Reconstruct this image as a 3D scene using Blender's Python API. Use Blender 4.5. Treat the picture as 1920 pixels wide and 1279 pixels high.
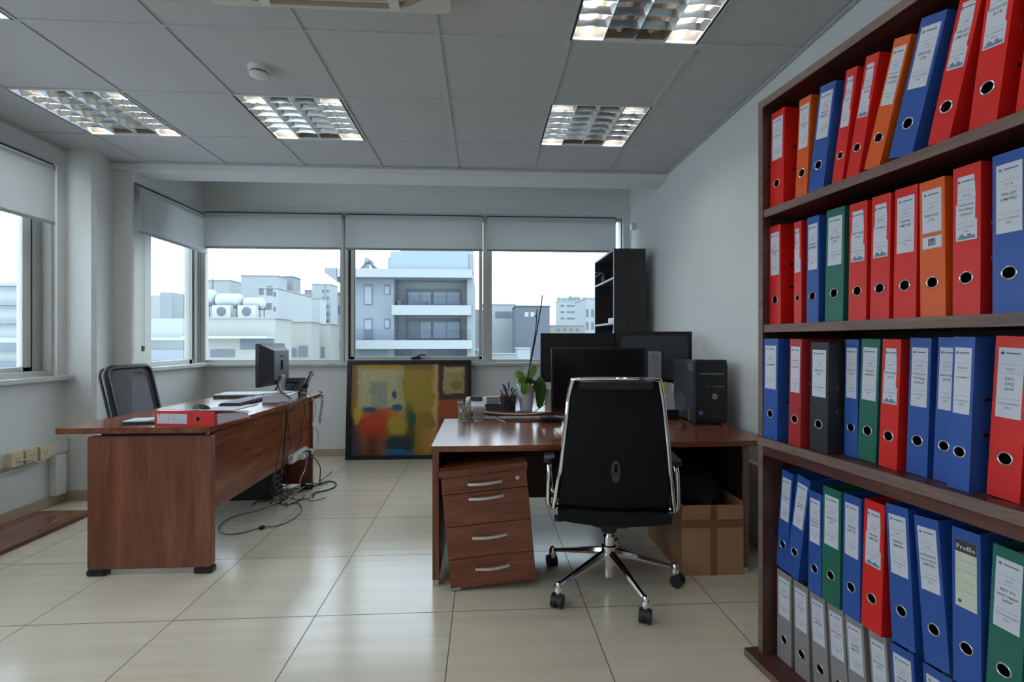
import bpy, bmesh, math, random
from mathutils import Matrix, Vector, noise
random.seed(7)
S = bpy.context.scene
COL = S.collection
for o in list(bpy.data.objects): bpy.data.objects.remove(o)

# ------------------------------------------------------------------ camera, sky, exposure
FPX, YAW, EYE = 917.85, 0.0589, 1.1525          # focal length in pixels of a 1920 wide frame, yaw to the right, eye height
cam_data = bpy.data.cameras.new('camera'); cam = bpy.data.objects.new('camera', cam_data); COL.objects.link(cam)
cam_data.sensor_width = 36.0; cam_data.lens = FPX/1920*36.0; cam_data.clip_start = .05; cam_data.clip_end = 1000
cam.location = (0, 0, EYE); cam.rotation_euler = (math.pi/2, 0, -YAW); S.camera = cam
W = bpy.data.worlds.new('overcast_sky'); S.world = W; W.use_nodes = True
wn, wl = W.node_tree.nodes, W.node_tree.links; wn.clear()
wo = wn.new('ShaderNodeOutputWorld'); wb = wn.new('ShaderNodeBackground'); wb.inputs['Strength'].default_value = 4.5
tc = wn.new('ShaderNodeTexCoord'); sx = wn.new('ShaderNodeSeparateXYZ'); cr = wn.new('ShaderNodeValToRGB')
cr.color_ramp.elements[0].position = 0.0; cr.color_ramp.elements[0].color = (.68, .79, .87, 1)
cr.color_ramp.elements[1].position = .5; cr.color_ramp.elements[1].color = (.68, .80, .91, 1)
e = cr.color_ramp.elements.new(.05); e.color = (.70, .79, .85, 1)
wl.new(tc.outputs['Generated'], sx.inputs[0]); wl.new(sx.outputs['Z'], cr.inputs[0]); wl.new(cr.outputs[0], wb.inputs[0]); wl.new(wb.outputs[0], wo.inputs[0])
S.view_settings.view_transform = 'Standard'; S.view_settings.look = 'None'; S.view_settings.gamma = 1.0
S.view_settings.use_curve_mapping = False; S.view_settings.exposure = 0.0
LAMP = 27.0                                        # strength of the lit fluorescent tubes

def at(u, v, x=None, y=None, z=None):
    'world point seen at pixel u, v of the photograph on the plane x = , y = or z ='
    a = (u-960)/FPX; b = -(v-639.5)/FPX; s, c = math.sin(YAW), math.cos(YAW)
    d = (s+a*c, c-a*s, b)
    t = x/d[0] if x is not None else (y/d[1] if y is not None else (z-EYE)/d[2])
    return Vector((d[0]*t, d[1]*t, EYE+d[2]*t))

# ------------------------------------------------------------------ mesh helpers
def B(): return bmesh.new()
def box(bm, x0, x1, y0, y1, z0, z1, M=None, mi=0):
    if x0 > x1: x0, x1 = x1, x0
    if y0 > y1: y0, y1 = y1, y0
    if z0 > z1: z0, z1 = z1, z0
    vs = [bm.verts.new(Vector(p) if M is None else M@Vector(p)) for p in
          [(x0,y0,z0),(x1,y0,z0),(x1,y1,z0),(x0,y1,z0),(x0,y0,z1),(x1,y0,z1),(x1,y1,z1),(x0,y1,z1)]]
    for f in [(0,3,2,1),(4,5,6,7),(0,1,5,4),(1,2,6,5),(2,3,7,6),(3,0,4,7)]:
        bm.faces.new([vs[i] for i in f]).material_index = mi
    return bm
def prism(bm, pts, z0, z1, M=None, mi=0):
    'extrude the xy polygon pts (anticlockwise) from z0 to z1'
    T = (lambda p: Vector(p)) if M is None else (lambda p: M@Vector(p))
    a = [bm.verts.new(T((p[0], p[1], z0))) for p in pts]; b = [bm.verts.new(T((p[0], p[1], z1))) for p in pts]
    n = len(pts)
    bm.faces.new(a[::-1]).material_index = mi; bm.faces.new(b).material_index = mi
    for i in range(n): bm.faces.new([a[i], a[(i+1)%n], b[(i+1)%n], b[i]]).material_index = mi
    return bm
def frame_from(d):
    d = d.normalized(); u = d.cross(Vector((0,0,1)))
    if u.length < 1e-4: u = Vector((1,0,0))
    u.normalize(); return u, d.cross(u).normalized()
def cyl(bm, p0, p1, r0, r1=None, n=16, mi=0, caps=True):
    p0, p1 = Vector(p0), Vector(p1); r1 = r0 if r1 is None else r1
    u, w = frame_from(p1-p0)
    R = [[bm.verts.new(p+(u*math.cos(2*math.pi*i/n)+w*math.sin(2*math.pi*i/n))*r) for i in range(n)] for p, r in ((p0, r0), (p1, r1))]
    for i in range(n): bm.faces.new([R[0][i], R[0][(i+1)%n], R[1][(i+1)%n], R[1][i]]).material_index = mi
    if caps: bm.faces.new(R[0][::-1]).material_index = mi; bm.faces.new(R[1]).material_index = mi
    return bm
def lathe(bm, prof, n=24, M=None, mi=0, cap=True):
    T = (lambda p: Vector(p)) if M is None else (lambda p: M@Vector(p))
    R = [[bm.verts.new(T((r*math.cos(2*math.pi*i/n), r*math.sin(2*math.pi*i/n), z))) for i in range(n)] for r, z in prof]
    for a, b in zip(R, R[1:]):
        for i in range(n): bm.faces.new([a[i], a[(i+1)%n], b[(i+1)%n], b[i]]).material_index = mi
    if cap: bm.faces.new(R[0][::-1]).material_index = mi; bm.faces.new(R[-1]).material_index = mi
    return bm
def spline(pts, sub=6, closed=False):
    P = [Vector(p) for p in pts]; out = []; n = len(P)
    for i in range(n if closed else n-1):
        a = P[i-1] if (i > 0 or closed) else P[0]; b = P[i]; c = P[(i+1)%n]; d = P[(i+2)%n] if (i+2 < n or closed) else P[-1]
        for k in range(sub):
            t = k/sub
            out.append(.5*((2*b)+(c-a)*t+(2*a-5*b+4*c-d)*t*t+(3*b-a-3*c+d)*t**3))
    if not closed: out.append(P[-1])
    return out
def tube(bm, pts, r, n=8, sub=0, mi=0, closed=False):
    P = spline(pts, sub, closed) if sub else [Vector(p) for p in pts]
    m = len(P); rings = []; u = None
    for i, p in enumerate(P):
        d = (P[(i+1)%m]-P[i-1]) if closed else (P[min(i+1, m-1)]-P[max(i-1, 0)])
        if d.length < 1e-9: d = Vector((0,0,1))
        d.normalize()
        if u is None: u, _ = frame_from(d)
        u = u-d*u.dot(d)
        if u.length < 1e-6: u, _ = frame_from(d)
        u.normalize(); w = d.cross(u); rr = r(i/(m-1)) if callable(r) else r
        rings.append([bm.verts.new(p+(u*math.cos(2*math.pi*k/n)+w*math.sin(2*math.pi*k/n))*rr) for k in range(n)])
    rng = range(m) if closed else range(m-1)
    for i in rng:
        a, b = rings[i], rings[(i+1)%m]
        for k in range(n): bm.faces.new([a[k], a[(k+1)%n], b[(k+1)%n], b[k]]).material_index = mi
    if not closed: bm.faces.new(rings[0][::-1]).material_index = mi; bm.faces.new(rings[-1]).material_index = mi
    return bm
def rrect(x0, x1, y0, y1, r, n=5):
    out = []
    for cx, cy, a in ((x1-r, y0+r, -90), (x1-r, y1-r, 0), (x0+r, y1-r, 90), (x0+r, y0+r, 180)):
        for k in range(n+1):
            t = math.radians(a+90*k/n); out.append((cx+r*math.cos(t), cy+r*math.sin(t)))
    return out
XZ = Matrix(((1,0,0,0),(0,0,-1,0),(0,1,0,0),(0,0,0,1)))         # (a, b, c) -> (a, -c, b): an outline drawn upright, facing -y
YZ = Matrix(((0,0,1,0),(1,0,0,0),(0,1,0,0),(0,0,0,1)))          # (a, b, c) -> (c, a, b): an outline drawn in the yz plane
def mesh(name, bm, mats, bevel=0, smooth=False, seg=2):
    if bevel: bmesh.ops.bevel(bm, geom=bm.edges[:], offset=bevel, segments=seg, affect='EDGES', clamp_overlap=True)
    bmesh.ops.recalc_face_normals(bm, faces=bm.faces)
    me = bpy.data.meshes.new(name); bm.to_mesh(me); bm.free()
    for m in (mats if isinstance(mats, (list, tuple)) else [mats]): me.materials.append(m)
    if smooth or bevel:
        me.shade_smooth(); me.set_sharp_from_angle(angle=math.radians(32))
    return me
def link(name, me, parent=None, loc=(0,0,0), rot=(0,0,0)):
    o = bpy.data.objects.new(name, me); COL.objects.link(o); o.location = loc; o.rotation_euler = rot
    if parent is not None: o.parent = parent
    return o
def obj(name, bm, mats, parent=None, bevel=0, smooth=False, loc=(0,0,0), rot=(0,0,0), seg=2):
    return link(name, mesh(name, bm, mats, bevel, smooth, seg), parent, loc, rot)
def tag(o, label, cat, group=None, kind=None):
    o['label'] = label; o['category'] = cat
    if group: o['group'] = group
    if kind: o['kind'] = kind
    return o
def thing(name, label, cat, loc=(0,0,0), rotz=0, group=None, rot=None):
    o = bpy.data.objects.new(name, None); COL.objects.link(o); o.location = loc
    o.rotation_euler = rot if rot else (0, 0, rotz); o.empty_display_size = .1
    return tag(o, label, cat, group)
def struct(name, bm, mats, parent=None, bevel=0, smooth=False, label=None):
    o = obj(name, bm, mats, parent, bevel, smooth)
    if parent is None:
        o['kind'] = 'structure'
        if label: o['label'] = label
    return o
def copy_tree(o, parent=None):
    c = o.copy(); COL.objects.link(c); c.parent = parent
    for ch in list(o.children): copy_tree(ch, c)
    return c
_txt = {}
def text_polys(s, bold=False):
    'the filled outline of a word as (vertices, faces), 1 unit high letters, centred'
    if (s, bold) in _txt: return _txt[(s, bold)]
    cu = bpy.data.curves.new('t', 'FONT'); cu.body = s; cu.resolution_u = 1; cu.align_x = 'CENTER'; cu.size = 1.0
    if bold: cu.offset = .015
    ob = bpy.data.objects.new('t', cu); COL.objects.link(ob)
    dg = bpy.context.evaluated_depsgraph_get(); dg.update()
    me = bpy.data.meshes.new_from_object(ob.evaluated_get(dg))
    vs = [v.co.copy() for v in me.vertices]; fs = [tuple(p.vertices) for p in me.polygons]
    bpy.data.objects.remove(ob); bpy.data.curves.remove(cu); bpy.data.meshes.remove(me)
    _txt[(s, bold)] = (vs, fs); return vs, fs
def text(bm, s, M, size, maxw=None, mi=0, bold=False):
    'flat letters on the plane M (x right, y up), centred at its origin'
    vs, fs = text_polys(s, bold)
    if not vs: return
    wid = max(v.x for v in vs)-min(v.x for v in vs)
    k = size
    if maxw and wid*k > maxw: k = maxw/wid
    nv = [bm.verts.new(M@Vector((v.x*k, v.y*k, 0))) for v in vs]
    for f in fs:
        try: bm.faces.new([nv[i] for i in f]).material_index = mi
        except ValueError: pass

# ------------------------------------------------------------------ materials
def srgb(r, g, b):
    f = lambda c: (c/255)/12.92 if c/255 <= .04045 else ((c/255+.055)/1.055)**2.4
    return (f(r), f(g), f(b), 1)
def mat(name, color, rough=.5, metal=0.0, spec=.5, bump=0, bscale=200, var=0, vscale=8, emis=None, estr=0, alpha=1, trans=0, coat=0):
    m = bpy.data.materials.new(name); m.use_nodes = True; nt = m.node_tree; p = nt.nodes['Principled BSDF']
    p.inputs['Base Color'].default_value = color; p.inputs['Roughness'].default_value = rough
    p.inputs['Metallic'].default_value = metal; p.inputs['Specular IOR Level'].default_value = spec
    if coat: p.inputs['Coat Weight'].default_value = coat; p.inputs['Coat Roughness'].default_value = .08
    t = nt.nodes.new('ShaderNodeTexCoord')
    if bump:
        n = nt.nodes.new('ShaderNodeTexNoise'); n.inputs['Scale'].default_value = bscale; n.inputs['Detail'].default_value = 3
        b = nt.nodes.new('ShaderNodeBump'); b.inputs['Strength'].default_value = bump; b.inputs['Distance'].default_value = .002
        nt.links.new(t.outputs['Object'], n.inputs['Vector']); nt.links.new(n.outputs['Fac'], b.inputs['Height']); nt.links.new(b.outputs['Normal'], p.inputs['Normal'])
    if var:
        n = nt.nodes.new('ShaderNodeTexNoise'); n.inputs['Scale'].default_value = vscale; n.inputs['Detail'].default_value = 4
        mx = nt.nodes.new('ShaderNodeMix'); mx.data_type = 'RGBA'
        mx.inputs[6].default_value = tuple(c*(1-var) for c in color[:3])+(1,); mx.inputs[7].default_value = tuple(min(1, c*(1+var)) for c in color[:3])+(1,)
        nt.links.new(t.outputs['Object'], n.inputs['Vector']); nt.links.new(n.outputs['Fac'], mx.inputs[0]); nt.links.new(mx.outputs[2], p.inputs['Base Color'])
    if emis: p.inputs['Emission Color'].default_value = emis; p.inputs['Emission Strength'].default_value = estr
    if trans: p.inputs['Transmission Weight'].default_value = trans
    if alpha < 1: p.inputs['Alpha'].default_value = alpha
    return m
def wood(name, dark, mid, light, scale=(1, 1, 1), rough=.32, coat=0.0, spec=.5):
    'wood: grain runs along the axis whose scale is small'
    m = bpy.data.materials.new(name); m.use_nodes = True; nt = m.node_tree; N, L = nt.nodes, nt.links; p = N['Principled BSDF']
    t = N.new('ShaderNodeTexCoord'); mp = N.new('ShaderNodeMapping'); mp.inputs['Scale'].default_value = scale
    n1 = N.new('ShaderNodeTexNoise'); n1.inputs['Scale'].default_value = 1.0; n1.inputs['Detail'].default_value = 8; n1.inputs['Roughness'].default_value = .62; n1.inputs['Distortion'].default_value = .25
    n2 = N.new('ShaderNodeTexNoise'); n2.inputs['Scale'].default_value = 6.5; n2.inputs['Detail'].default_value = 6; n2.inputs['Roughness'].default_value = .7
    ad = N.new('ShaderNodeMath'); ad.operation = 'MULTIPLY_ADD'; ad.inputs[1].default_value = .45
    r = N.new('ShaderNodeValToRGB'); r.color_ramp.elements[0].position = .50; r.color_ramp.elements[0].color = dark
    r.color_ramp.elements[1].position = .92; r.color_ramp.elements[1].color = light
    e = r.color_ramp.elements.new(.70); e.color = mid
    L.new(t.outputs['Object'], mp.inputs[0]); L.new(mp.outputs[0], n1.inputs['Vector']); L.new(mp.outputs[0], n2.inputs['Vector'])
    L.new(n2.outputs['Fac'], ad.inputs[0]); L.new(n1.outputs['Fac'], ad.inputs[2]); L.new(ad.outputs[0], r.inputs[0]); L.new(r.outputs[0], p.inputs['Base Color'])
    p.inputs['Roughness'].default_value = rough; p.inputs['Specular IOR Level'].default_value = spec
    if coat: p.inputs['Coat Weight'].default_value = coat; p.inputs['Coat Roughness'].default_value = .2
    return m
WD, WM, WL = srgb(88, 46, 34), srgb(118, 66, 48), srgb(144, 88, 65)
wood_x = wood('walnut_grain_x', WD, WM, WL, (1.2, 14, 14), rough=.2)
wood_y = wood('walnut_grain_y', WD, WM, WL, (14, 1.2, 14), rough=.2)
wood_z = wood('walnut_grain_z', WD, WM, WL, (12, 12, 1.0), rough=.42)
edge_w = wood('walnut_edge_band', srgb(84, 58, 52), srgb(108, 80, 72), srgb(124, 96, 86), (3, 3, 20), rough=.5)
shelf_w = wood('bookcase_wood', srgb(52, 28, 24), srgb(78, 46, 40), srgb(98, 62, 54), (14, 1.5, 14), rough=.35)
shelf_z = wood('bookcase_wood_upright', srgb(50, 28, 25), srgb(76, 46, 41), srgb(94, 62, 55), (14, 14, 1.5), rough=.4)
dark_w = wood('wenge_wood', srgb(36, 32, 36), srgb(48, 43, 47), srgb(60, 54, 58), (14, 14, 1.2), rough=.6)
edge_s = wood('bookcase_edge_band', srgb(92, 72, 66), srgb(112, 90, 82), srgb(128, 106, 98), (8, 3, 40), rough=.5)
black_p = mat('black_board', srgb(26, 20, 20), .55, var=.15)
wall_m = mat('wall_paint', (.70, .72, .71, 1), .85, bump=.25, bscale=120, var=.02, vscale=2)
ceil_m = mat('ceiling_tile', (.50, .505, .51, 1), .9, bump=.4, bscale=300, var=.03, vscale=40)
tbar_m = mat('ceiling_grid', (.49, .50, .51, 1), .6)
skirt_m = mat('skirting_tile', srgb(176, 158, 132), .5, var=.12, vscale=9)
marble_m = mat('marble_sill', srgb(190, 192, 190), .35, var=.18, vscale=18)
alu_m = mat('window_aluminium', srgb(190, 190, 184), .42, metal=.15, spec=.5)
alu_d = mat('window_gasket', srgb(40, 40, 42), .5)
fabric_m = None
chrome = mat('chrome', (.85, .85, .86, 1), .09, metal=1)
steel = mat('brushed_steel', (.62, .62, .62, 1), .3, metal=1)
mirror = mat('louver_aluminium', (.88, .89, .90, 1), .16, metal=1)
plast_b = mat('black_plastic', srgb(24, 24, 27), .45, bump=.05)
plast_g = mat('dark_grey_plastic', srgb(58, 60, 66), .45)
plast_l = mat('light_grey_plastic', srgb(150, 152, 158), .45)
plast_w = mat('white_plastic', srgb(212, 214, 210), .4)
plast_c = mat('cream_plastic', srgb(206, 194, 158), .45)
leather = mat('black_mesh_fabric', srgb(15, 15, 17), .75, spec=.25, bump=.5, bscale=420)
screen_b = mat('black_screen', srgb(12, 11, 14), .28)
paper_m = mat('paper', srgb(205, 210, 220), .8)
label_m = mat('label_paper', srgb(206, 210, 222), .45)
label_cream = mat('label_cream', srgb(204, 208, 190), .45)
ink_m = mat('ink', srgb(70, 74, 90), .8)
blueink = mat('blue_ink', srgb(96, 124, 156), .8)
card_m = mat('cardboard', srgb(172, 130, 98), .8, bump=.2, bscale=90, var=.08, vscale=6)
tape_m = mat('packing_tape', srgb(136, 96, 66), .4)
black_soft = mat('black_cloth', srgb(14, 13, 13), .9)
cable_b = mat('black_cable', srgb(18, 18, 20), .5)
cable_w = mat('white_cable', srgb(190, 190, 184), .5)
cable_g = mat('grey_cable', srgb(84, 88, 88), .5)
dark_hole = mat('dark_inside', (.004, .004, .005, 1), .9, spec=.1)
leaf_m = mat('leaf_green', srgb(122, 160, 58), .35, var=.2, vscale=14)
leaf_d = mat('leaf_dark_green', srgb(70, 108, 38), .35, var=.2, vscale=14)
stem_m = mat('dark_stem', srgb(28, 26, 26), .6)
pot_m = mat('white_ceramic', srgb(205, 205, 215), .3)
BC = {'red': mat('binder_red', srgb(214, 32, 26), .42, bump=.12, bscale=260, var=.05, vscale=3),
      'orange': mat('binder_orange', srgb(218, 92, 26), .42, bump=.12, bscale=260, var=.05, vscale=3),
      'blue': mat('binder_blue', srgb(42, 84, 162), .42, bump=.12, bscale=260, var=.05, vscale=3),
      'green': mat('binder_green', srgb(28, 104, 88), .42, bump=.12, bscale=260, var=.05, vscale=3),
      'maroon': mat('binder_worn_red', srgb(168, 40, 46), .42, bump=.12, bscale=260, var=.07, vscale=3),
      'black': mat('binder_black', srgb(42, 42, 46), .5, bump=.3, bscale=160),
      'grey': mat('binder_grey', srgb(140, 136, 136), .55, bump=.15, bscale=260)}
def glass_mat(name='window_glass', tint=(.93, .96, .97, 1), refl=.06):
    m = bpy.data.materials.new(name); m.use_nodes = True; N, L = m.node_tree.nodes, m.node_tree.links; N.clear()
    o = N.new('ShaderNodeOutputMaterial'); t = N.new('ShaderNodeBsdfTransparent'); t.inputs[0].default_value = tint
    g = N.new('ShaderNodeBsdfGlossy'); g.inputs['Roughness'].default_value = .02; x = N.new('ShaderNodeMixShader')
    f = N.new('ShaderNodeLayerWeight'); f.inputs[0].default_value = .12
    mm = N.new('ShaderNodeMath'); mm.operation = 'MULTIPLY'; mm.inputs[1].default_value = refl*8
    L.new(f.outputs['Fresnel'], mm.inputs[0]); L.new(mm.outputs[0], x.inputs[0]); L.new(t.outputs[0], x.inputs[1]); L.new(g.outputs[0], x.inputs[2]); L.new(x.outputs[0], o.inputs[0])
    return m
glass_m = glass_mat()
clear_m = glass_mat('clear_plastic', (.90, .92, .95, 1), .10)
def fabric():
    m = bpy.data.materials.new('blind_fabric'); m.use_nodes = True; N, L = m.node_tree.nodes, m.node_tree.links; N.clear()
    o = N.new('ShaderNodeOutputMaterial'); d = N.new('ShaderNodeBsdfDiffuse'); d.inputs[0].default_value = (.74, .75, .75, 1)
    t = N.new('ShaderNodeBsdfTranslucent'); t.inputs[0].default_value = (.66, .67, .66, 1); x = N.new('ShaderNodeMixShader'); x.inputs[0].default_value = .38
    L.new(d.outputs[0], x.inputs[1]); L.new(t.outputs[0], x.inputs[2]); L.new(x.outputs[0], o.inputs[0]); return m
fabric_m = fabric()
def mesh_cloth():
    m = bpy.data.materials.new('chair_mesh'); m.use_nodes = True; N, L = m.node_tree.nodes, m.node_tree.links; N.clear()
    o = N.new('ShaderNodeOutputMaterial'); d = N.new('ShaderNodeBsdfDiffuse'); d.inputs[0].default_value = srgb(84, 82, 92)
    t = N.new('ShaderNodeBsdfTransparent'); x = N.new('ShaderNodeMixShader'); x.inputs[0].default_value = .22
    L.new(d.outputs[0], x.inputs[1]); L.new(t.outputs[0], x.inputs[2]); L.new(x.outputs[0], o.inputs[0]); return m
mesh_m = mesh_cloth()
def floor_material():
    m = bpy.data.materials.new('floor_tiles'); m.use_nodes = True; N, L = m.node_tree.nodes, m.node_tree.links; p = N['Principled BSDF']
    t = N.new('ShaderNodeTexCoord'); s = N.new('ShaderNodeSeparateXYZ'); L.new(t.outputs['Object'], s.inputs[0])
    def M(op, a, b=None, c=None):
        n = N.new('ShaderNodeMath'); n.operation = op
        for i, v in enumerate((a, b, c)):
            if v is None: continue
            if isinstance(v, (int, float)): n.inputs[i].default_value = v
            else: L.new(v, n.inputs[i])
        return n.outputs[0]
    X0, Y0, TS = -0.1287, 2.0957, 0.5736
    gx = M('DIVIDE', M('SUBTRACT', s.outputs[0], X0), TS); gy = M('DIVIDE', M('SUBTRACT', s.outputs[1], Y0), .5725)
    def dist(g): return M('ABSOLUTE', M('SUBTRACT', M('FRACT', M('ADD', g, .5)), .5))
    line = M('LESS_THAN', M('MINIMUM', dist(gx), dist(gy)), .0033)
    ix, iy = M('FLOOR', gx), M('FLOOR', gy)
    cv = N.new('ShaderNodeCombineXYZ'); L.new(ix, cv.inputs[0]); L.new(iy, cv.inputs[1])
    wn_ = N.new('ShaderNodeTexWhiteNoise'); wn_.noise_dimensions = '2D'; L.new(cv.outputs[0], wn_.inputs['Vector'])
    mp = N.new('ShaderNodeMapping'); mp.inputs['Scale'].default_value = (.8, 16, 1); L.new(t.outputs['Object'], mp.inputs[0])
    ofs = N.new('ShaderNodeVectorMath'); ofs.operation = 'ADD'; L.new(mp.outputs[0], ofs.inputs[0])
    sc = N.new('ShaderNodeVectorMath'); sc.operation = 'SCALE'; sc.inputs['Scale'].default_value = 30; L.new(wn_.outputs['Color'], sc.inputs[0]); L.new(sc.outputs[0], ofs.inputs[1])
    n = N.new('ShaderNodeTexNoise'); n.inputs['Scale'].default_value = 1; n.inputs['Detail'].default_value = 6; n.inputs['Roughness'].default_value = .6; L.new(ofs.outputs[0], n.inputs['Vector'])
    r = N.new('ShaderNodeValToRGB'); r.color_ramp.elements[0].position = .25; r.color_ramp.elements[0].color = srgb(198, 189, 170)
    r.color_ramp.elements[1].position = .75; r.color_ramp.elements[1].color = srgb(216, 208, 188); L.new(n.outputs['Fac'], r.inputs[0])
    tv = M('MULTIPLY_ADD', wn_.outputs['Value'], .08, .96)
    hs = N.new('ShaderNodeMix'); hs.data_type = 'RGBA'; hs.blend_type = 'MULTIPLY'; hs.inputs[0].default_value = 1
    cc = N.new('ShaderNodeCombineColor'); [L.new(tv, cc.inputs[i]) for i in range(3)]
    L.new(r.outputs[0], hs.inputs[6]); L.new(cc.outputs[0], hs.inputs[7])
    x = N.new('ShaderNodeMix'); x.data_type = 'RGBA'; L.new(line, x.inputs[0]); L.new(hs.outputs[2], x.inputs[6]); x.inputs[7].default_value = srgb(70, 62, 54)
    L.new(x.outputs[2], p.inputs['Base Color'])
    rr = M('MULTIPLY_ADD', line, .5, .19); L.new(rr, p.inputs['Roughness']); p.inputs['Specular IOR Level'].default_value = .8
    return m
floor_m = floor_material()

# ------------------------------------------------------------------ the room shell
XL, XR, YB, YW, ZC = -3.01, 1.52, -3.6, 5.0, 2.528
struct('floor', box(B(), -3.3, 1.75, -3.9, 5.3, -.2, 0), floor_m)
# suspended ceiling: tiles sit a little above the bars of the grid; luminaires replace some tiles
CX, CY, TL = -.2062, 2.223, .6
LUM = [(i, j) for i in (-4, -2, 1) for j in (1, -1, -3, -5, -7) if (i, j) != (-2, -1)]
bm = B()
for i in range(-5, 4):
    for j in range(-10, 4):
        if (i, j) in LUM: continue
        x0, x1 = max(CX+TL*i, -3.2), min(CX+TL*(i+1), 1.7); y0, y1 = CY+TL*j, min(CY+TL*(j+1), 3.97)
        if x0 >= x1 or y0 >= y1 or y1 < YB-.3: continue
        box(bm, x0, x1, y0, y1, ZC+.006, ZC+.02)
struct('ceiling', bm, ceil_m)
bm = B()
for i in range(-4, 3): box(bm, CX+TL*i-.012, CX+TL*i+.012, YB, 3.95, ZC, ZC+.007)
for j in range(-9, 3): box(bm, XL, XR, CY+TL*j-.009, CY+TL*j+.009, ZC+.0006, ZC+.0075)
struct('trim_1', bm, tbar_m)                                     # the grid bars
bm = B(); box(bm, XL, XL+.022, YB, 3.95, ZC-.004, ZC+.004); box(bm, XR-.022, XR, YB, 3.95, ZC-.004, ZC+.004); box(bm, XL, XR, 3.928, 3.955, ZC-.006, ZC+.004)
struct('trim_2', bm, tbar_m)                                     # wall angle
struct('trim_3', box(B(), -3.0, XR, 3.95, 4.21, 2.4805, 3.0), wall_m)     # bulkhead before the window bay
struct('trim_5', box(B(), -3.2, 1.75, 4.2, 5.2, 2.80, 2.9), wall_m)   # lid of the bay
# left wall with two window openings
bm = B(); WX0, WX1 = -3.22, XL
box(bm, WX0, WX1, -3.7, 3.72, 0, .875); box(bm, WX0, WX1, -3.7, 3.72, 2.39, 3.0)
box(bm, WX0, WX1, 3.65, 3.72, .875, 2.39); box(bm, WX0, WX1, .15, .75, .875, 2.39); box(bm, WX0, WX1, -3.7, -3.0, .875, 2.39)
struct('wall_left', bm, wall_m)
# column at the corner, with a chamfered edge
struct('wall_column', prism(B(), [(-3.22, 3.72), (-2.835, 3.72), (-2.815, 3.745), (-2.87, 3.985), (-2.735, 3.985), (-2.735, 4.012), (-3.22, 4.012)], 0, 3.0), wall_m)
# bay: its left side wall and its far wall
bm = B(); box(bm, -2.98, -2.735, 4.012, 5.2, 0, .905); box(bm, -2.98, -2.735, 4.012, 5.2, 2.40, 3.0)
struct('wall_bay', bm, wall_m)
bm = B(); box(bm, -2.735, 1.75, YW, 5.2, 0, .905); box(bm, -2.735, 1.75, YW, 5.2, 2.43, 3.0); box(bm, 1.45, 1.75, YW, 5.2, .905, 2.43)
box(bm, -2.735, 1.45, 4.975, 5.0, 2.445, 2.475)
struct('wall_far', bm, wall_m)
struct('wall_right', box(B(), XR, 1.75, -3.7, 5.0, 0, 3.0), wall_m)
struct('wall_back', box(B(), -3.22, 1.75, -3.9, YB, 0, 3.0), wall_m)
def skirting(name, x0, x1, y0, y1, ax):
    bm = B(); box(bm, x0, x1, y0, y1, 0, .072)
    struct(name, bm, skirt_m, bevel=.002)
skirting('baseboard_left', XL, XL+.012, YB, 3.70, 1)
skirting('baseboard_column', XL, -2.84, 3.706, 3.72, 0)
skirting('baseboard_far', -2.735, 1.52, 4.986, 5.0, 0)
skirting('baseboard_right', XR-.012, XR, YB, 4.986, 1)
skirting('baseboard_bay', -2.735, -2.723, 4.012, 4.986, 1)
# marble sills
struct('trim_6', box(B(), -2.745, 1.5, 4.93, 5.09, .905, .935), marble_m, bevel=.004)
struct('trim_7', box(B(), -2.88, -2.675, 4.014, 4.93, .905, .935), marble_m, bevel=.004)
struct('trim_8', box(B(), -3.14, -2.95, -3.0, 3.715, .877, .907), marble_m, bevel=.004)

# ------------------------------------------------------------------ windows
def wthing(n, loc=(0,0,0)):
    o = bpy.data.objects.new('window_%d' % n, None); COL.objects.link(o); o['kind'] = 'structure'; o.location = loc; return o
FB, FT = .935, 2.43
def far_window(n, x0, x1, sash=False, handle=False):
    w = wthing(n); bm = B()
    box(bm, x0-.045, x0, 5.03, 5.09, FB, FT); box(bm, x1, x1+.045, 5.03, 5.09, FB, FT)
    box(bm, x0, x1, 5.035, 5.085, FB, FB+.03); box(bm, x0, x1, 5.035, 5.085, FT-.03, FT)
    obj('window_frame', bm, alu_m, w, bevel=.002)
    if sash:
        bm = B(); s = .035
        box(bm, x0+.022, x0+.022+s, 5.045, 5.08, FB+.03, FT-.03); box(bm, x1-.008-s, x1-.008, 5.045, 5.08, FB+.03, FT-.03)
        box(bm, x0+.022, x1-.01, 5.045, 5.08, FB+.03, FB+.06); obj('sash', bm, alu_m, w, bevel=.002)
        bm = B(); box(bm, x0+.001, x0+.021, 5.05, 5.08, FB+.03, FT-.03); box(bm, x0+.058, x0+.062, 5.047, 5.08, FB+.05, FT-.03); obj('gasket', bm, alu_d, w)
    g = box(B(), x0, x1, 5.062, 5.066, FB+.02, FT-.02); obj('pane', g, glass_m, w)
    if handle:
        h = at(772, 667, y=5.03); bm = B(); x = h.x
        box(bm, x, x+.085, 5.0, 5.045, FB+.032, FB+.058); box(bm, x+.03, x+.10, 4.985, 5.005, FB+.045, FB+.062)
        tube(bm, [(x+.05, 4.99, FB+.055), (x+.09, 4.985, FB+.078), (x+.145, 4.985, FB+.078)], .008)
        obj('handle', bm, plast_b, w, smooth=True)
far_window(3, -2.755, -1.44)
far_window(4, -1.36, .0, sash=True, handle=True)
far_window(5, .09, 1.45)
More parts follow.
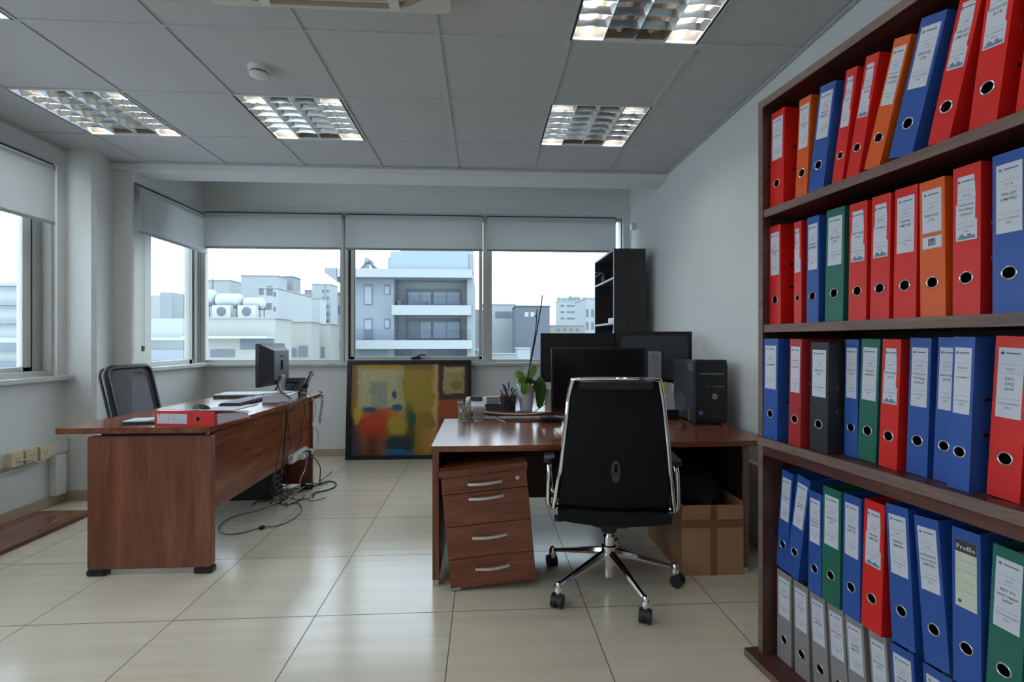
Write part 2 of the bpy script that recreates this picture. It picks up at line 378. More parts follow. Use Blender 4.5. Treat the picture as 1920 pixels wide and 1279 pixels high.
# corner post and bay side window
struct('trim_4', prism(B(), [(-2.87, 5.01), (-2.80, 5.01), (-2.80, 5.09), (-2.87, 5.09)], .935, 2.43), alu_m, bevel=.002)
w = wthing(2); bm = B()
box(bm, -2.87, -2.82, 4.014, 4.34, .935, 2.40); box(bm, -2.87, -2.82, 4.885, 4.93, .935, 2.40); box(bm, -2.87, -2.81, 4.95, 5.005, .935, 2.40)
box(bm, -2.87, -2.82, 4.34, 4.95, .935, .975); box(bm, -2.87, -2.82, 4.34, 4.95, 2.36, 2.40)
obj('window_frame', bm, alu_m, w, bevel=.002)
obj('gasket', box(B(), -2.855, -2.825, 4.93, 4.95, .975, 2.36), alu_d, w)
obj('pane', box(B(), -2.852, -2.848, 4.34, 4.90, .96, 2.38), glass_m, w)
# left wall sliding windows
def side_window(n, y0, y1):
    w = wthing(n); bm = B()
    box(bm, -3.17, -3.11, y1-.076, y1, .907, 2.39); box(bm, -3.085, -3.035, y1-.022, y1, .907, 2.39); box(bm, -3.17, -3.07, y0, y0+.05, .907, 2.39)
    box(bm, -3.17, -3.06, y0, y1, .907, .945); box(bm, -3.17, -3.06, y0, y1, 2.35, 2.39)
    box(bm, -3.09, -3.05, y0, y1, .907, .925)
    obj('window_frame', bm, alu_m, w, bevel=.002)
    bm = B(); a, b = y1-.150, y1-.088
    box(bm, -3.15, -3.11, a, b, .945, 2.35); box(bm, -3.15, -3.11, y0+.05, y0+.13, .945, 2.35); box(bm, -3.15, -3.11, y0+.05, b, .945, .975)
    m_ = (y0+y1)/2; box(bm, -3.15, -3.11, m_-.04, m_+.04, .945, 2.35); obj('sash', bm, alu_m, w, bevel=.002)
    obj('gasket', box(B(), -3.145, -3.112, y1-.087, y1-.077, .945, 2.35), alu_d, w)
    obj('pane', box(B(), -3.132, -3.128, y0+.05, y1-.09, .95, 2.36), glass_m, w)
side_window(1, .75, 3.65); side_window(6, -3.0, .15)  # the second window is unseen, added behind the camera for daylight

# ------------------------------------------------------------------ roller blinds
def blind(label, length, drop, loc, rotz, chain=None, group=None):
    'local: runs along x from 0, hangs in z, room side is -y'
    t = thing('roller_blind', label, 'blind', loc, rotz, group)
    bm = B(); cyl(bm, (.01, 0, -.028), (length-.01, 0, -.028), .026, n=20); obj('roller_tube', bm, fabric_m, t, smooth=True)
    bm = B(); box(bm, 0, length, -.018, .03, 0, .004); obj('top_rail', bm, alu_d, t)  # dark strip standing in for the shadow gap above the roller
    for x in (0, length-.008): obj('bracket', lathe(B(), [(.030, 0), (.030, .008)], 20, Matrix.Translation((x, 0, -.029))@Matrix.Rotation(math.pi/2, 4, 'Y')), plast_l, t)
    bm = B(); box(bm, .004, length-.004, -.026, -.0245, -drop, -.028); obj('fabric', bm, fabric_m, t)
    bm = B(); box(bm, .003, length-.003, -.031, -.019, -drop-.022, -drop); obj('bottom_rail', bm, plast_l, t, bevel=.002)
    if chain:
        bm = B(); x = chain[0]
        for dx in (-.012, .012): cyl(bm, (x+dx, -.034, -.03), (x+dx, -.034, -chain[1]), .0013, n=5)
        obj('pull_chain', bm, plast_l, t)
        bm = B(); box(bm, x-.014, x+.014, -.04, -.026, -chain[1]-.045, -chain[1]); obj('chain_weight', bm, plast_g, t, bevel=.004)
    return t
gb = 'roller blinds over the far window'
blind('pale grey roller blind over the left pane of the far window, beside the corner post', 1.325, .335, (-2.72, 4.96, 2.412), 0, group=gb)
blind('pale grey roller blind over the middle pane of the far window, above the framed painting', 1.362, .335, (-1.360, 4.96, 2.412), 0, group=gb)
blind('pale grey roller blind over the right pane of the far window, beside the dark bookcase', 1.325, .335, (.035, 4.96, 2.412), 0, group=gb)
blind('pale grey roller blind with pull chain on the narrow side window of the bay', .93, .36, (-2.725, 4.02, 2.385), math.pi/2, chain=(.028, 1.27))
blind('large pale grey roller blind on the left wall window, beside the column', 2.80, .40, (-2.985, .77, 2.375), math.pi/2)

# ------------------------------------------------------------------ ceiling luminaires
def tube_mat(nm, strength):
    return mat(nm, (.9, .9, .9, 1), .4, emis=(1.0, .985, .96, 1), estr=strength)
lit_m = tube_mat('lit_tube', LAMP); unlit_m = mat('unlit_tube', (.75, .75, .72, 1), .4)
house_m = mat('luminaire_housing', (.20, .17, .14, 1), .5)
def make_luminaire():
    t = thing('ceiling_light', 'x', 'ceiling light'); a = .288; n = 4; cw = 2*a/n
    bm = B()
    for x0, x1, y0, y1 in ((-.2985, -a, -.2985, .2985), (a, .2985, -.2985, .2985), (-a, a, -.2985, -a), (-a, a, a, .2985)): box(bm, x0, x1, y0, y1, -.001, .012)
    obj('frame', bm, plast_w, t)
    bm = B(); box(bm, -a, a, -a, a, .078, .080); box(bm, -.2985, -a, -.2985, .2985, .012, .080); box(bm, a, .2985, -.2985, .2985, .012, .080); box(bm, -a, a, -.2985, -a, .012, .080); box(bm, -a, a, a, .2985, .012, .080)
    obj('housing', bm, house_m, t)
    bm = B()                                              # curved reflector ridges between the tubes
    for k in range(n+1):
        xc = -a+k*cw
        prof = [(0.0015, .002), (.005, .010), (.011, .022), (.018, .036), (.026, .055)]
        L = [(-p, z) for p, z in prof] if k > 0 else [(0, prof[0][1]), (0, prof[-1][1])]
        Rr = [(p, z) for p, z in prof] if k < n else [(0, prof[0][1]), (0, prof[-1][1])]
        poly = L[::-1]+Rr if k > 0 else L[::-1]+Rr
        vs0 = [bm.verts.new((xc+p, -a, z)) for p, z in poly]; vs1 = [bm.verts.new((xc+p, a, z)) for p, z in poly]
        for q in range(len(poly)-1): bm.faces.new([vs0[q], vs0[q+1], vs1[q+1], vs1[q]])
    obj('reflector', bm, mirror, t, smooth=True)
    bm = B()                                              # six rows of cross blades, bowed in plan of their height
    for r in range(1, 7):
        yc = -a+(2*a)*(r-.0)/7
        for k in range(n):
            xs = [-a+k*cw+cw*q/6 for q in range(7)]
            lo = [.002+.006*math.sin(math.pi*q/6) for q in range(7)]
            for q in range(6):
                for s in (-1, 1):
                    vs = [bm.verts.new(p) for p in ((xs[q], yc+s*.001, lo[q]), (xs[q+1], yc+s*.001, lo[q+1]), (xs[q+1], yc+s*.005, .020), (xs[q], yc+s*.005, .020))]
                    bm.faces.new(vs)
                    v2 = [bm.verts.new(p) for p in ((xs[q], yc+s*.005, .020), (xs[q+1], yc+s*.005, .020), (xs[q+1], yc+s*.010, .036), (xs[q], yc+s*.010, .036))]
                    bm.faces.new(v2)
    bmesh.ops.remove_doubles(bm, verts=bm.verts, dist=.0002)
    obj('louver', bm, mirror, t, smooth=True)
    for k in range(n):
        x = -a+cw*(k+.5); bm = B(); cyl(bm, (x, -a+.004, .050), (x, a-.004, .050), .013, n=12)
        obj('fluorescent_tube', bm, lit_m if k in (0, 3) else unlit_m, t, smooth=True)
    return t
proto = make_luminaire()
LL = {(-4, 1): 'square louvred ceiling light with mirror blades, far left above the window blind wall',
      (-2, 1): 'square louvred ceiling light with mirror blades, middle one, beyond the smoke detector',
      (1, 1): 'square louvred ceiling light above the dark bookcase end, right of centre',
      (1, -1): 'large near louvred ceiling light cut by the top edge of the picture',
      (-4, -1): 'louvred ceiling light of which only a corner shows at the top left edge'}
first = True
for (i, j) in LUM:
    o = proto if first else copy_tree(proto); first = False
    o.location = (CX+TL*(i+.5), CY+TL*(j+.5), ZC+.001)
    if i == -2 or True: o.rotation_euler = (0, 0, 0)
    tag(o, LL.get((i, j), 'square louvred ceiling light behind the viewpoint'), 'ceiling light', 'louvred ceiling lights')

# ------------------------------------------------------------------ air conditioner, smoke detector
ac = thing('air_conditioner', 'cream ceiling cassette air conditioner at the top edge of the picture', 'air conditioner', (-.60, 1.545, ZC))
obj('panel', prism(B(), rrect(-.47, .47, -.47, .47, .03), -.038, 0), mat('cream_panel', srgb(206, 203, 192), .5), ac, bevel=.004)
m_v = mat('vent_beige', srgb(150, 136, 120), .6)
bm = B(); tube(bm, [(p[0], p[1], -.040) for p in rrect(-.43, .43, -.43, .43, .22, 8)], .010, n=8, closed=True)
tube(bm, [(p[0], p[1], -.040) for p in rrect(-.39, .39, -.39, .39, .20, 8)], .007, n=8, closed=True)
obj('air_vane_ring', bm, m_v, ac, smooth=True)
bm = B()
for k in range(-6, 7): box(bm, -.26, .26, k*.04-.005, k*.04+.005, -.046, -.038)
obj('intake_grille', bm, m_v, ac)
for sx_ in (-1, 1):
    for sy_ in (-1, 1): bm = B(); box(bm, sx_*.25-.02, sx_*.25+.02, sy_*.41-.03, sy_*.41+.03, -.054, -.038); obj('vane_bridge', bm, plast_w, ac)
sd = thing('smoke_detector', 'round white smoke detector on the ceiling, near the middle ceiling light', 'smoke detector', (-1.13, 2.545, ZC+.006))
obj('base', lathe(B(), [(.052, 0), (.052, -.018), (.048, -.026)], 28), plast_w, sd, smooth=True)
obj('sensor_chamber', lathe(B(), [(.040, -.026), (.040, -.034)], 28), plast_g, sd)
obj('cap', lathe(B(), [(.046, -.034), (.044, -.042), (.028, -.050), (.01, -.052)], 28), plast_w, sd, smooth=True)

# ------------------------------------------------------------------ wall ducts, sockets
t = thing('cable_trunking', 'white cable trunking along the left wall with a short drop to the skirting', 'cable duct', (XL+.001, 0, 0))
obj('horizontal_duct', box(B(), .0, .022, -3.2, 3.715, .355, .452), plast_w, t, bevel=.003)
obj('drop_duct', box(B(), .001, .05, 3.575, 3.665, .075, .353), plast_w, t, bevel=.003)
for k, (y0, lab) in enumerate(((3.245, 'cream double wall socket on the trunking, nearest the frame edge, with a cable plugged in'), (3.345, 'cream wall socket on the trunking, middle of the row'), (3.445, 'cream wall socket on the trunking, nearest the column'))):
    s = thing('wall_socket', lab, 'socket', (XL+.022, y0, .355), group='sockets on the left wall trunking')
    obj('socket_box', box(B(), 0, .035, .004, .088, .0, .088), plast_c, s, bevel=.003)
    bm = B()
    for dy, dz in ((.034, .05), (.058, .05), (.046, .030)): cyl(bm, (.0345, dy, dz), (.036, dy, dz), .0035, n=8)
    obj('socket_holes', bm, dark_hole, s)
tag(obj('cable', tube(B(), [(XL+.06, 3.28, .39), (XL+.07, 3.36, .385), (XL+.06, 3.44, .345), (XL+.05, 3.50, .36), (XL+.03, 3.56, .352)], .004, sub=6), cable_w, smooth=True), 'thin white cable looping between the cream wall sockets', 'cable')
tag(obj('cable', tube(B(), [(XL+.03, 2.9, .31), (XL+.04, 3.1, .325), (XL+.03, 3.3, .325), (XL+.035, 3.45, .335), (XL+.03, 3.56, .352)], .0035, sub=6), cable_w, smooth=True), 'thin pale cable running below the cream wall sockets', 'cable')
t = thing('cable_trunking', 'pale cable trunking on the right wall beside the tall binder bookcase', 'cable duct', (XR, 0, 0))
obj('horizontal_duct', box(B(), -.03, 0, .3, 3.6, .385, .475), plast_w, t, bevel=.003)
s = thing('wall_socket', 'dark plug in a grey socket on the right wall, behind the desk leg', 'socket', (XR-.03, 2.70, .385))
obj('socket_box', box(B(), -.014, 0, 0, .09, .005, .085), plast_l, s, bevel=.003); obj('plug', box(B(), -.05, -.014, .02, .06, .015, .06), plast_b, s, bevel=.004)
tag(obj('wall_sensor', box(B(), 1.478, 1.52, 4.80, 4.86, 2.27, 2.33), plast_w, bevel=.004), 'small white square box high on the wall right of the far blinds', 'sensor')
t = tag(obj('wood_plank', prism(B(), [(-2.96, -.6), (-2.585, -.6), (-2.585, 3.43), (-2.96, 3.43)], 0.001, .024), wood_y, bevel=.001), 'long brown wooden board lying flat on the floor along the left wall', 'board')

# ------------------------------------------------------------------ left desk
d1 = thing('office_desk', 'walnut executive desk with a solid panel end, standing in front of the mesh chair', 'desk', (-1.68, 3.24, 0))
X0, Y0 = -1.68, 3.24
def lb(x0, x1, y0, y1, z0, z1): return box(B(), x0-X0, x1-X0, y0-Y0, y1-Y0, z0, z1)
top = prism(B(), [(p[0]-X0, p[1]-Y0) for p in [(-2.06, 2.485), (-1.335, 2.485), (-1.30, 4.01), (-2.03, 4.01)]], .702, .73)
obj('tabletop', top, wood_y, d1, bevel=.002)
obj('end_panel', prism(B(), rrect(-1.935-X0, -1.347-X0, .03, .684, .012, 3), 0, .035, Matrix.Translation((0, 2.55-Y0, 0))@XZ), wood_z, d1, bevel=.001)
obj('end_panel', lb(-1.92, -1.345, 3.935, 3.965, .03, .684), wood_z, d1, bevel=.001)
obj('spacer_rail', lb(-1.88, -1.40, 2.53, 3.95, .684, .702), black_p, d1)
obj('modesty_panel', lb(-1.375, -1.357, 2.551, 3.935, .30, .690), wood_y, d1, bevel=.001)
for x in (-1.937, -1.43):
    for y in (2.507, 3.925): obj('foot', box(B(), x-X0, x+.087-X0, y-Y0, y+.05-Y0, 0, .03), plast_b, d1, bevel=.005)

# things on the left desk
D = .7305
def binder_lying():
    a = math.atan2(-.05, .315)
    t = thing('lever_arch_binder', 'red lever arch binder lying flat on the left desk, spine towards the viewer', 'binder', (-1.640, 2.548, D), a)
    w, h, d = .072, .32, .285                                # spine is h long, w high
    bm = B(); pts = [(0, 0), (h, 0), (h, w), (0, w)]; cx_, cz_, r = h*.73, w/2, .0125
    T = Matrix.Identity(4)
    ring_plate(bm, pts, (cx_, cz_), r, .0028, XZ)
    box(bm, 0, h, .0028, d, 0, .003); prism(bm, [(.0028, w-.003), (d, .031), (d, .034), (.0028, w)], 0, h, Matrix(((0,0,1,0),(1,0,0,0),(0,1,0,0),(0,0,0,1)))); obj('cover', bm, BC['red'], t)
    obj('paper_block', prism(B(), [(.03, .004), (d-.012, .004), (d-.012, .030), (.03, .060)], .01, h-.006, Matrix(((0,0,1,0),(1,0,0,0),(0,1,0,0),(0,0,0,1)))), paper_m, t)
    obj('finger_ring', ring(r, XZ@Matrix.Translation((cx_, cz_, .0006))), steel, t, smooth=True)
    obj('hole_shade', box(B(), cx_-.018, cx_+.018, .03, .032, .01, w-.01), dark_hole, t)  # black plate darkens the finger hole in place of shade
    lab = obj('label', box(B(), .014, .175, -.0012, 0, .01, w-.012), label_m, t)
    bm = B(); M = Matrix.Translation((.08, -.0016, w*.55))@XZ@Matrix.Rotation(math.pi/2, 4, 'Z')
    text(bm, '2017', M, .008); text(bm, 'LIMITED', Matrix.Translation((.11, 0, 0))@Matrix.Translation((0, -.0016, w*.5))@XZ@Matrix.Rotation(math.pi/2, 4, 'Z'), .007)
    cyl(bm, (.028, -.0018, w*.78), (.028, -.0012, w*.78), .004, n=10); obj('label_print', bm, ink_m, lab)
def ring_plate(bm, pts, c, r, th, M, n=20, mi=0):
    'a plate with a round hole: outline pts, hole at c with radius r, thickness th (into +c side)'
    for z, flip in ((0, False), (-th, True)):
        outer = [bm.verts.new(M@Vector((p[0], p[1], z))) for p in pts]
        inner = [bm.verts.new(M@Vector((c[0]+r*math.cos(2*math.pi*k/n), c[1]+r*math.sin(2*math.pi*k/n), z))) for k in range(n)]
        es = [bm.edges.new((outer[i], outer[(i+1)%len(outer)])) for i in range(len(outer))]+[bm.edges.new((inner[i], inner[(i+1)%n])) for i in range(n)]
        g = bmesh.ops.triangle_fill(bm, use_beauty=True, use_dissolve=False, edges=es)
        for f in g['geom']:
            if isinstance(f, bmesh.types.BMFace): f.material_index = mi
        if not flip: o0, i0 = outer, inner
        else:
            for i in range(len(outer)): bm.faces.new([o0[i], o0[(i+1)%len(outer)], outer[(i+1)%len(outer)], outer[i]]).material_index = mi
            for i in range(n): bm.faces.new([i0[i], i0[(i+1)%n], inner[(i+1)%n], inner[i]]).material_index = mi
def ring(r, M):
    bm = B(); tube(bm, [M@Vector((r*math.cos(2*math.pi*k/20), r*math.sin(2*math.pi*k/20), 0)) for k in range(20)], .0017, n=6, closed=True); return bm
binder_lying()
t = thing('notebook', 'thin dark notebook lying open on the left desk beside the red binder', 'notebook', (-1.82, 2.575, D), .12)
obj('cover', prism(B(), rrect(0, .165, 0, .13, .006, 3), 0, .012), plast_b, t, bevel=.002); obj('pages', box(B(), .004, .12, .004, .12, .012, .017), paper_m, t)
t = tag(obj('paper_sheet', box(B(), -.145, .145, -.125, .135, 0, .003), paper_m, loc=(-1.455, 2.675, .7870), rot=(-.147, 0, -.16)), 'white paper sheets lying on top of the red binder', 'paper')
t = tag(obj('paper_sheet', box(B(), -.10, .10, -.148, .148, 0, .003), paper_m, loc=(-1.60, 3.20, D), rot=(0, 0, -.1)), 'white paper sheet on the left desk under the mouse', 'paper')
t = thing('computer_mouse', 'black computer mouse on the left desk behind the red binder', 'mouse', (-1.73, 3.12, D+.0035), -.2)
bm = B(); bmesh.ops.create_uvsphere(bm, u_segments=20, v_segments=12, radius=1)
for v in bm.verts: v.co = Vector((v.co.x*.055, v.co.y*.033, max(0, v.co.z)*.034*(1-.25*v.co.x)))
obj('shell', bm, plast_b, t, smooth=True); obj('scroll_wheel', cyl(B(), (-.03, -.004, .026), (-.03, .004, .026), .008, n=12), plast_g, t)
t = thing('keyboard', 'low dark keyboard with pale keys on the left desk behind the mouse', 'keyboard', (-1.63, 3.45, D), .0)
obj('keyboard_body', box(B(), -.07, .07, -.20, .20, 0, .016), plast_b, t, bevel=.004)
bm = B()
for r in range(5):
    for c in range(14): box(bm, -.06+r*.024, -.04+r*.024, -.188+c*.027, -.166+c*.027, .016, .022)
obj('keys', bm, plast_g, t)
t = thing('laptop', 'closed dark laptop with a pale lid at the far corner of the left desk', 'laptop', (-1.83, 3.86, D), .05)
obj('laptop_base', prism(B(), rrect(-.17, .17, -.115, .115, .01), 0, .014), plast_g, t, bevel=.002); obj('lid', prism(B(), rrect(-.17, .17, -.115, .115, .01), .0145, .024), plast_l, t, bevel=.002)
t = thing('paper_stack', 'untidy stack of white papers behind the keyboard on the left desk', 'papers', (-1.60, 3.70, D))
for k in range(4): obj('sheet', box(B(), -.08, .08, -.09, .09, k*.004, k*.004+.003), paper_m, t, rot=(0, 0, (k-1.5)*.12))
bx = thing('monitor_riser', 'white book block under the monitor on the left desk', 'book', (-1.44, 3.58, D), .12)
obj('block', box(B(), -.085, .085, -.12, .13, 0, .045), paper_m, bx); obj('cover', box(B(), -.088, .088, -.123, .133, .045, .049), plast_w, bx)
# monitor seen from the back: screen looks to -x
t = thing('computer_monitor', 'small dark monitor seen from behind, on a silver stand on the left desk', 'monitor', (-1.46, 3.60, D+.049), -.06)
bm = B(); prism(bm, rrect(-.185, .185, .055, .355, .008), -.012, .012, Matrix(((0,0,1,0),(1,0,0,0),(0,1,0,0),(0,0,0,1)))); obj('bezel', bm, plast_b, t, bevel=.003, loc=(-.06, 0, 0))
bm = B(); v = []
for x, s, zz0, zz1 in ((-.048, .182, .058, .352), (-.015, .135, .09, .325), (.02, .11, .10, .305)): v.append([bm.verts.new((x, sy*s, z)) for sy, z in ((-1, zz0), (1, zz0), (1, zz1), (-1, zz1))])
for a_, b_ in zip(v, v[1:]):
    for k in range(4): bm.faces.new([a_[k], a_[(k+1)%4], b_[(k+1)%4], b_[k]])
bm.faces.new(v[0][::-1]); bm.faces.new(v[-1]); obj('back_shell', bm, plast_g, t)
obj('screen', box(B(), -.0735, -.072, -.17, .17, .07, .34), screen_b, t)
bm = B(); box(bm, .0205, .0215, -.02, .02, .262, .270); box(bm, .0205, .0212, -.016, .016, .17, .235); obj('vent_slot', bm, dark_hole, t)
bm = B(); prism(bm, [(.0, .004), (.03, .004), (.035, .13), (.012, .13)], -.03, .03, Matrix(((1,0,0,0),(0,0,1,0),(0,1,0,0),(0,0,0,1)))); obj('stand_neck', bm, steel, t, bevel=.002)
obj('stand_foot', prism(B(), rrect(-.075, .075, -.095, .095, .02), 0, .007), plast_l, t, bevel=.001)
# phone
t = thing('desk_phone', 'black office telephone with handset at the far end of the left desk', 'telephone', (-1.45, 3.86, D), .05)
P_ = Matrix(((0,0,1,0),(1,0,0,0),(0,1,0,0),(0,0,0,1)))
obj('phone_body', prism(B(), [(-.09, 0), (.09, 0), (.09, .13), (.07, .135), (-.09, .03)], -.13, .07, P_), plast_b, t, bevel=.006)
bm = B(); S_ = Matrix.Translation((0, -.09, .033))@Matrix.Rotation(math.radians(33), 4, 'X')
for r in range(4):
    for c in range(4): box(bm, -.10+c*.026, -.08+c*.026, .02+r*.022, .036+r*.022, .0, .006, S_)
obj('buttons', bm, plast_g, t); obj('display', box(B(), -.11, .02, .125, .175, 0, .004, S_), screen_b, t)
bm = B(); tube(bm, [(.10, -.07, .075), (.105, -.03, .115), (.105, .03, .15), (.10, .075, .165)], lambda s: (.016+.013*abs(2*s-1)**3)*(1 if .06 < s < .94 else .7), n=12, sub=4)
obj('handset', bm, plast_b, t, smooth=True)
bm = B(); pts = []
for k in range(150):
    s = k/149; q = Vector((-1.285+.006*math.sin(s*5), 3.99-.03*s, .755-.25*s)) if s > .12 else Vector((-1.300+.018*s/.12, 3.975+.012*s/.12, .756-.02*s/.12))
    a = s*2*math.pi*13; pts.append(q+Vector((.010*math.cos(a), .009*math.sin(a), 0)))
tag(obj('phone_cord', tube(bm, pts, .0028, n=6), cable_b, smooth=True), 'coiled black telephone cord hanging off the far end of the left desk', 'cord')

# power strip and cables by the left desk
t = thing('power_strip', 'white power strip with plugs fixed to the back of the left desk panel', 'power strip', (-1.338, 3.66, .325))
obj('strip_body', box(B(), -.018, .018, -.18, .13, -.030, .030), plast_w, t, bevel=.008)
for k, (y, m_) in enumerate(((-.06, plast_w), (.00, plast_l), (.05, plast_b), (.10, plast_w))): obj('plug', box(B(), .018, .06, y-.02, y+.02, -.022, .016), m_, t, bevel=.006)
def cable(label, pts, r, m, group=None):
    return tag(obj('cable', tube(B(), pts, r, n=6, sub=6), m, smooth=True), label, 'cable', group)
def X(u, v, x=-1.30): p = at(u, v, x=x); return (p.x, p.y, p.z)
def F(u, v, z=.006): p = at(u, v, z=z); return (p.x, p.y, max(z, .005))
cable('thick black monitor cable hanging down the back of the left desk', [(-1.44, 3.52, .86), (-1.38, 3.44, .80), (-1.33, 3.46, .757), X(536, 762), X(537, 785), X(534, 820), X(530, 870), X(524, 905), F(508, 945)], .0045, cable_b)
cable('thin black cable left of the thick one, hanging down the left desk panel', [(-1.47, 3.35, .735), (-1.38, 3.36, .735), (-1.31, 3.34, .742), X(526, 792), X(529, 815), X(522, 850), X(518, 880), X(508, 915), F(520, 948)], .0025, cable_b)
cable('thin black cable looping towards the power strip, right of the thick one', [(-1.40, 3.50, .80), (-1.33, 3.50, .750), X(540, 770), X(541, 810), X(545, 832), X(536, 855), X(533, 885), F(540, 925)], .0025, cable_b)
cable('thin black cable bending to the power strip near the far end of the left desk', [(-1.42, 3.68, .80), (-1.34, 3.72, .755), X(570, 756), X(572, 775), X(565, 800), X(564, 825), X(552, 848), X(545, 862)], .0028, cable_b)
cable('pale cable arching over the desk end and dropping to the power strip', [(-1.50, 3.75, .745), (-1.40, 3.80, .755), X(578, 738), X(590, 755), X(592, 775), X(586, 797), X(595, 808), X(596, 830), X(585, 851)], .0035, cable_w)
cable('black cable arching from the power strip down to the floor', [X(578, 855, -1.28), X(590, 860), X(600, 875), X(600, 895), X(598, 915), F(585, 928)], .004, cable_b)
cable('white cable hanging from the power strip into the floor tangle', [X(576, 860, -1.28), X(572, 880), X(565, 895), F(556, 925), F(540, 938), F(522, 948), F(518, 960), F(515, 972), F(500, 983), F(490, 989)], .0035, cable_w)
cable('black loop of cable lying on the tiles right of the tangle', [F(545, 928), F(580, 915), F(612, 903), F(628, 905), F(628, 913), F(610, 920), F(592, 924), F(587, 933)], .005, cable_b)
cable('long thin grey cable making a wide loop on the floor tiles', [F(520, 945), F(480, 958), F(440, 968), F(415, 982), F(411, 995), F(425, 1002), F(455, 999), F(490, 989), F(520, 986), F(545, 976), F(563, 962), F(565, 950), F(556, 943), F(545, 944), F(538, 952)], .0032, cable_g)
tag(obj('ferrite_bead', cyl(B(), F(486, 990, .012), F(496, 988, .012), .011, n=12), plast_b, bevel=.002), 'small black ferrite bead on the thin grey floor cable', 'cable bead')
cable('white cable crossing the black ones in the floor tangle', [F(528, 945, .012), F(545, 932, .014), F(562, 918, .02), F(578, 908, .02), F(580, 900, .012), F(570, 896, .01), F(560, 903, .01)], .004, cable_w)
cable('thin grey cable end pointing to the painting on the tiles', [F(598, 903), F(612, 893), F(622, 884)], .0028, cable_g)
for k in range(9):
    a = random.random()*6; p0 = at(508+random.random()*30, 940-random.random()*10, z=.01)
    q = [p0]
    for s in range(5):
        p0 = p0+Vector((.07*math.cos(a)+.01, .09*math.sin(a)+.035, 0)); a += random.uniform(-1.6, 1.6); q.append(Vector((max(p0.x, -1.60), min(p0.y, 4.0), .008+.012*random.random())))
    cable('black cable in the tangle on the floor under the desk end', q, .0032, cable_b, 'black cables tangled on the floor')
t = thing('power_adapter', 'black power adapter lying in the floor cable tangle', 'adapter', F(578, 915, .0), .5)
obj('adapter_body', box(B(), -.03, .03, -.055, .055, 0, .03), plast_b, t, bevel=.006); obj('adapter_label', box(B(), -.02, .02, -.035, .035, .0301, .0306), paper_m, t)
t = thing('computer_tower', 'black computer tower on the floor under the left desk, back ports visible', 'computer', (-1.72, 3.73, 0))
obj('case', box(B(), -.20, .20, -.09, .09, .008, .40), plast_b, t, bevel=.004)
obj('port_plate', box(B(), .2005, .204, -.07, .07, .03, .34), steel, t); bm = B()
for k in range(7): box(bm, .204, .212, -.05, .05, .05+k*.04, .068+k*.04)
obj('ports', bm, plast_b, t); bm = B(); [box(bm, x-.015, x+.015, y-.015, y+.015, 0, .008) for x in (-.17, .17) for y in (-.07, .07)]; obj('feet', bm, plast_b, t)

# mesh chair behind the left desk (backrest towards -x, leaning back)
t = thing('mesh_office_chair', 'office chair with a grey mesh backrest behind the left desk', 'chair', (-1.99, 3.27, 0), -.04)
def back_outline(s, r): return rrect(-s, s, 0, .42, r, 6)
BT = Matrix.Translation((-.20, 0, .575))@Matrix.Rotation(math.radians(-13), 4, 'Y')@Matrix(((0,0,1,0),(1,0,0,0),(0,1,0,0),(0,0,0,1)))
bm = B(); pts = [BT@Vector((p[0], p[1], .02*math.cos(p[0]*6))) for p in back_outline(.185, .05)]
tube(bm, pts, .017, n=10, closed=True); obj('backrest_frame', bm, plast_b, t, smooth=True)
bm = B(); pts2 = [BT@Vector((p[0], p[1], -.022)) for p in back_outline(.195, .05)]; tube(bm, pts2, .008, n=8, closed=True); obj('rear_trim', bm, plast_g, t, smooth=True)
bm = B(); G = [[bm.verts.new(BT@Vector((-.175+.35*i/8, .01+.40*j/8, .02*math.cos((-.175+.35*i/8)*6)))) for j in range(9)] for i in range(9)]
for i in range(8):
    for j in range(8): bm.faces.new([G[i][j], G[i+1][j], G[i+1][j+1], G[i][j+1]])
obj('mesh_panel', bm, mesh_m, t, smooth=True)
obj('seat_cushion', prism(B(), rrect(-.16, .24, -.23, .23, .07), .40, .47), leather, t, bevel=.015)
bm = B(); tube(bm, [(-.15, 0, .60), (-.17, 0, .48), (-.10, 0, .40), (.02, 0, .38)], .022, n=8, sub=4); obj('back_bracket', bm, plast_b, t, smooth=True)
obj('gas_column', cyl(B(), (0, 0, .12), (0, 0, .40), .025), plast_b, t)
bm = B()
for k in range(5):
    a = (k+.5)*2*math.pi/5; cyl(bm, (0, 0, .12), (.2*math.cos(a), .2*math.sin(a), .075), .024, .014, n=8)
obj('star_base', bm, plast_b, t)
for k in range(5):
    a = (k+.5)*2*math.pi/5; bm = B(); x, y = .2*math.cos(a), .2*math.sin(a)
    for s in (-.015, .015): cyl(bm, (x-s*math.sin(a)-.008*math.sin(a)*(1 if s > 0 else -1), y+s*math.cos(a)+.008*math.cos(a)*(1 if s > 0 else -1), .028), (x-s*math.sin(a), y+s*math.cos(a), .028), .028, n=14)
    obj('caster', bm, plast_b, t)

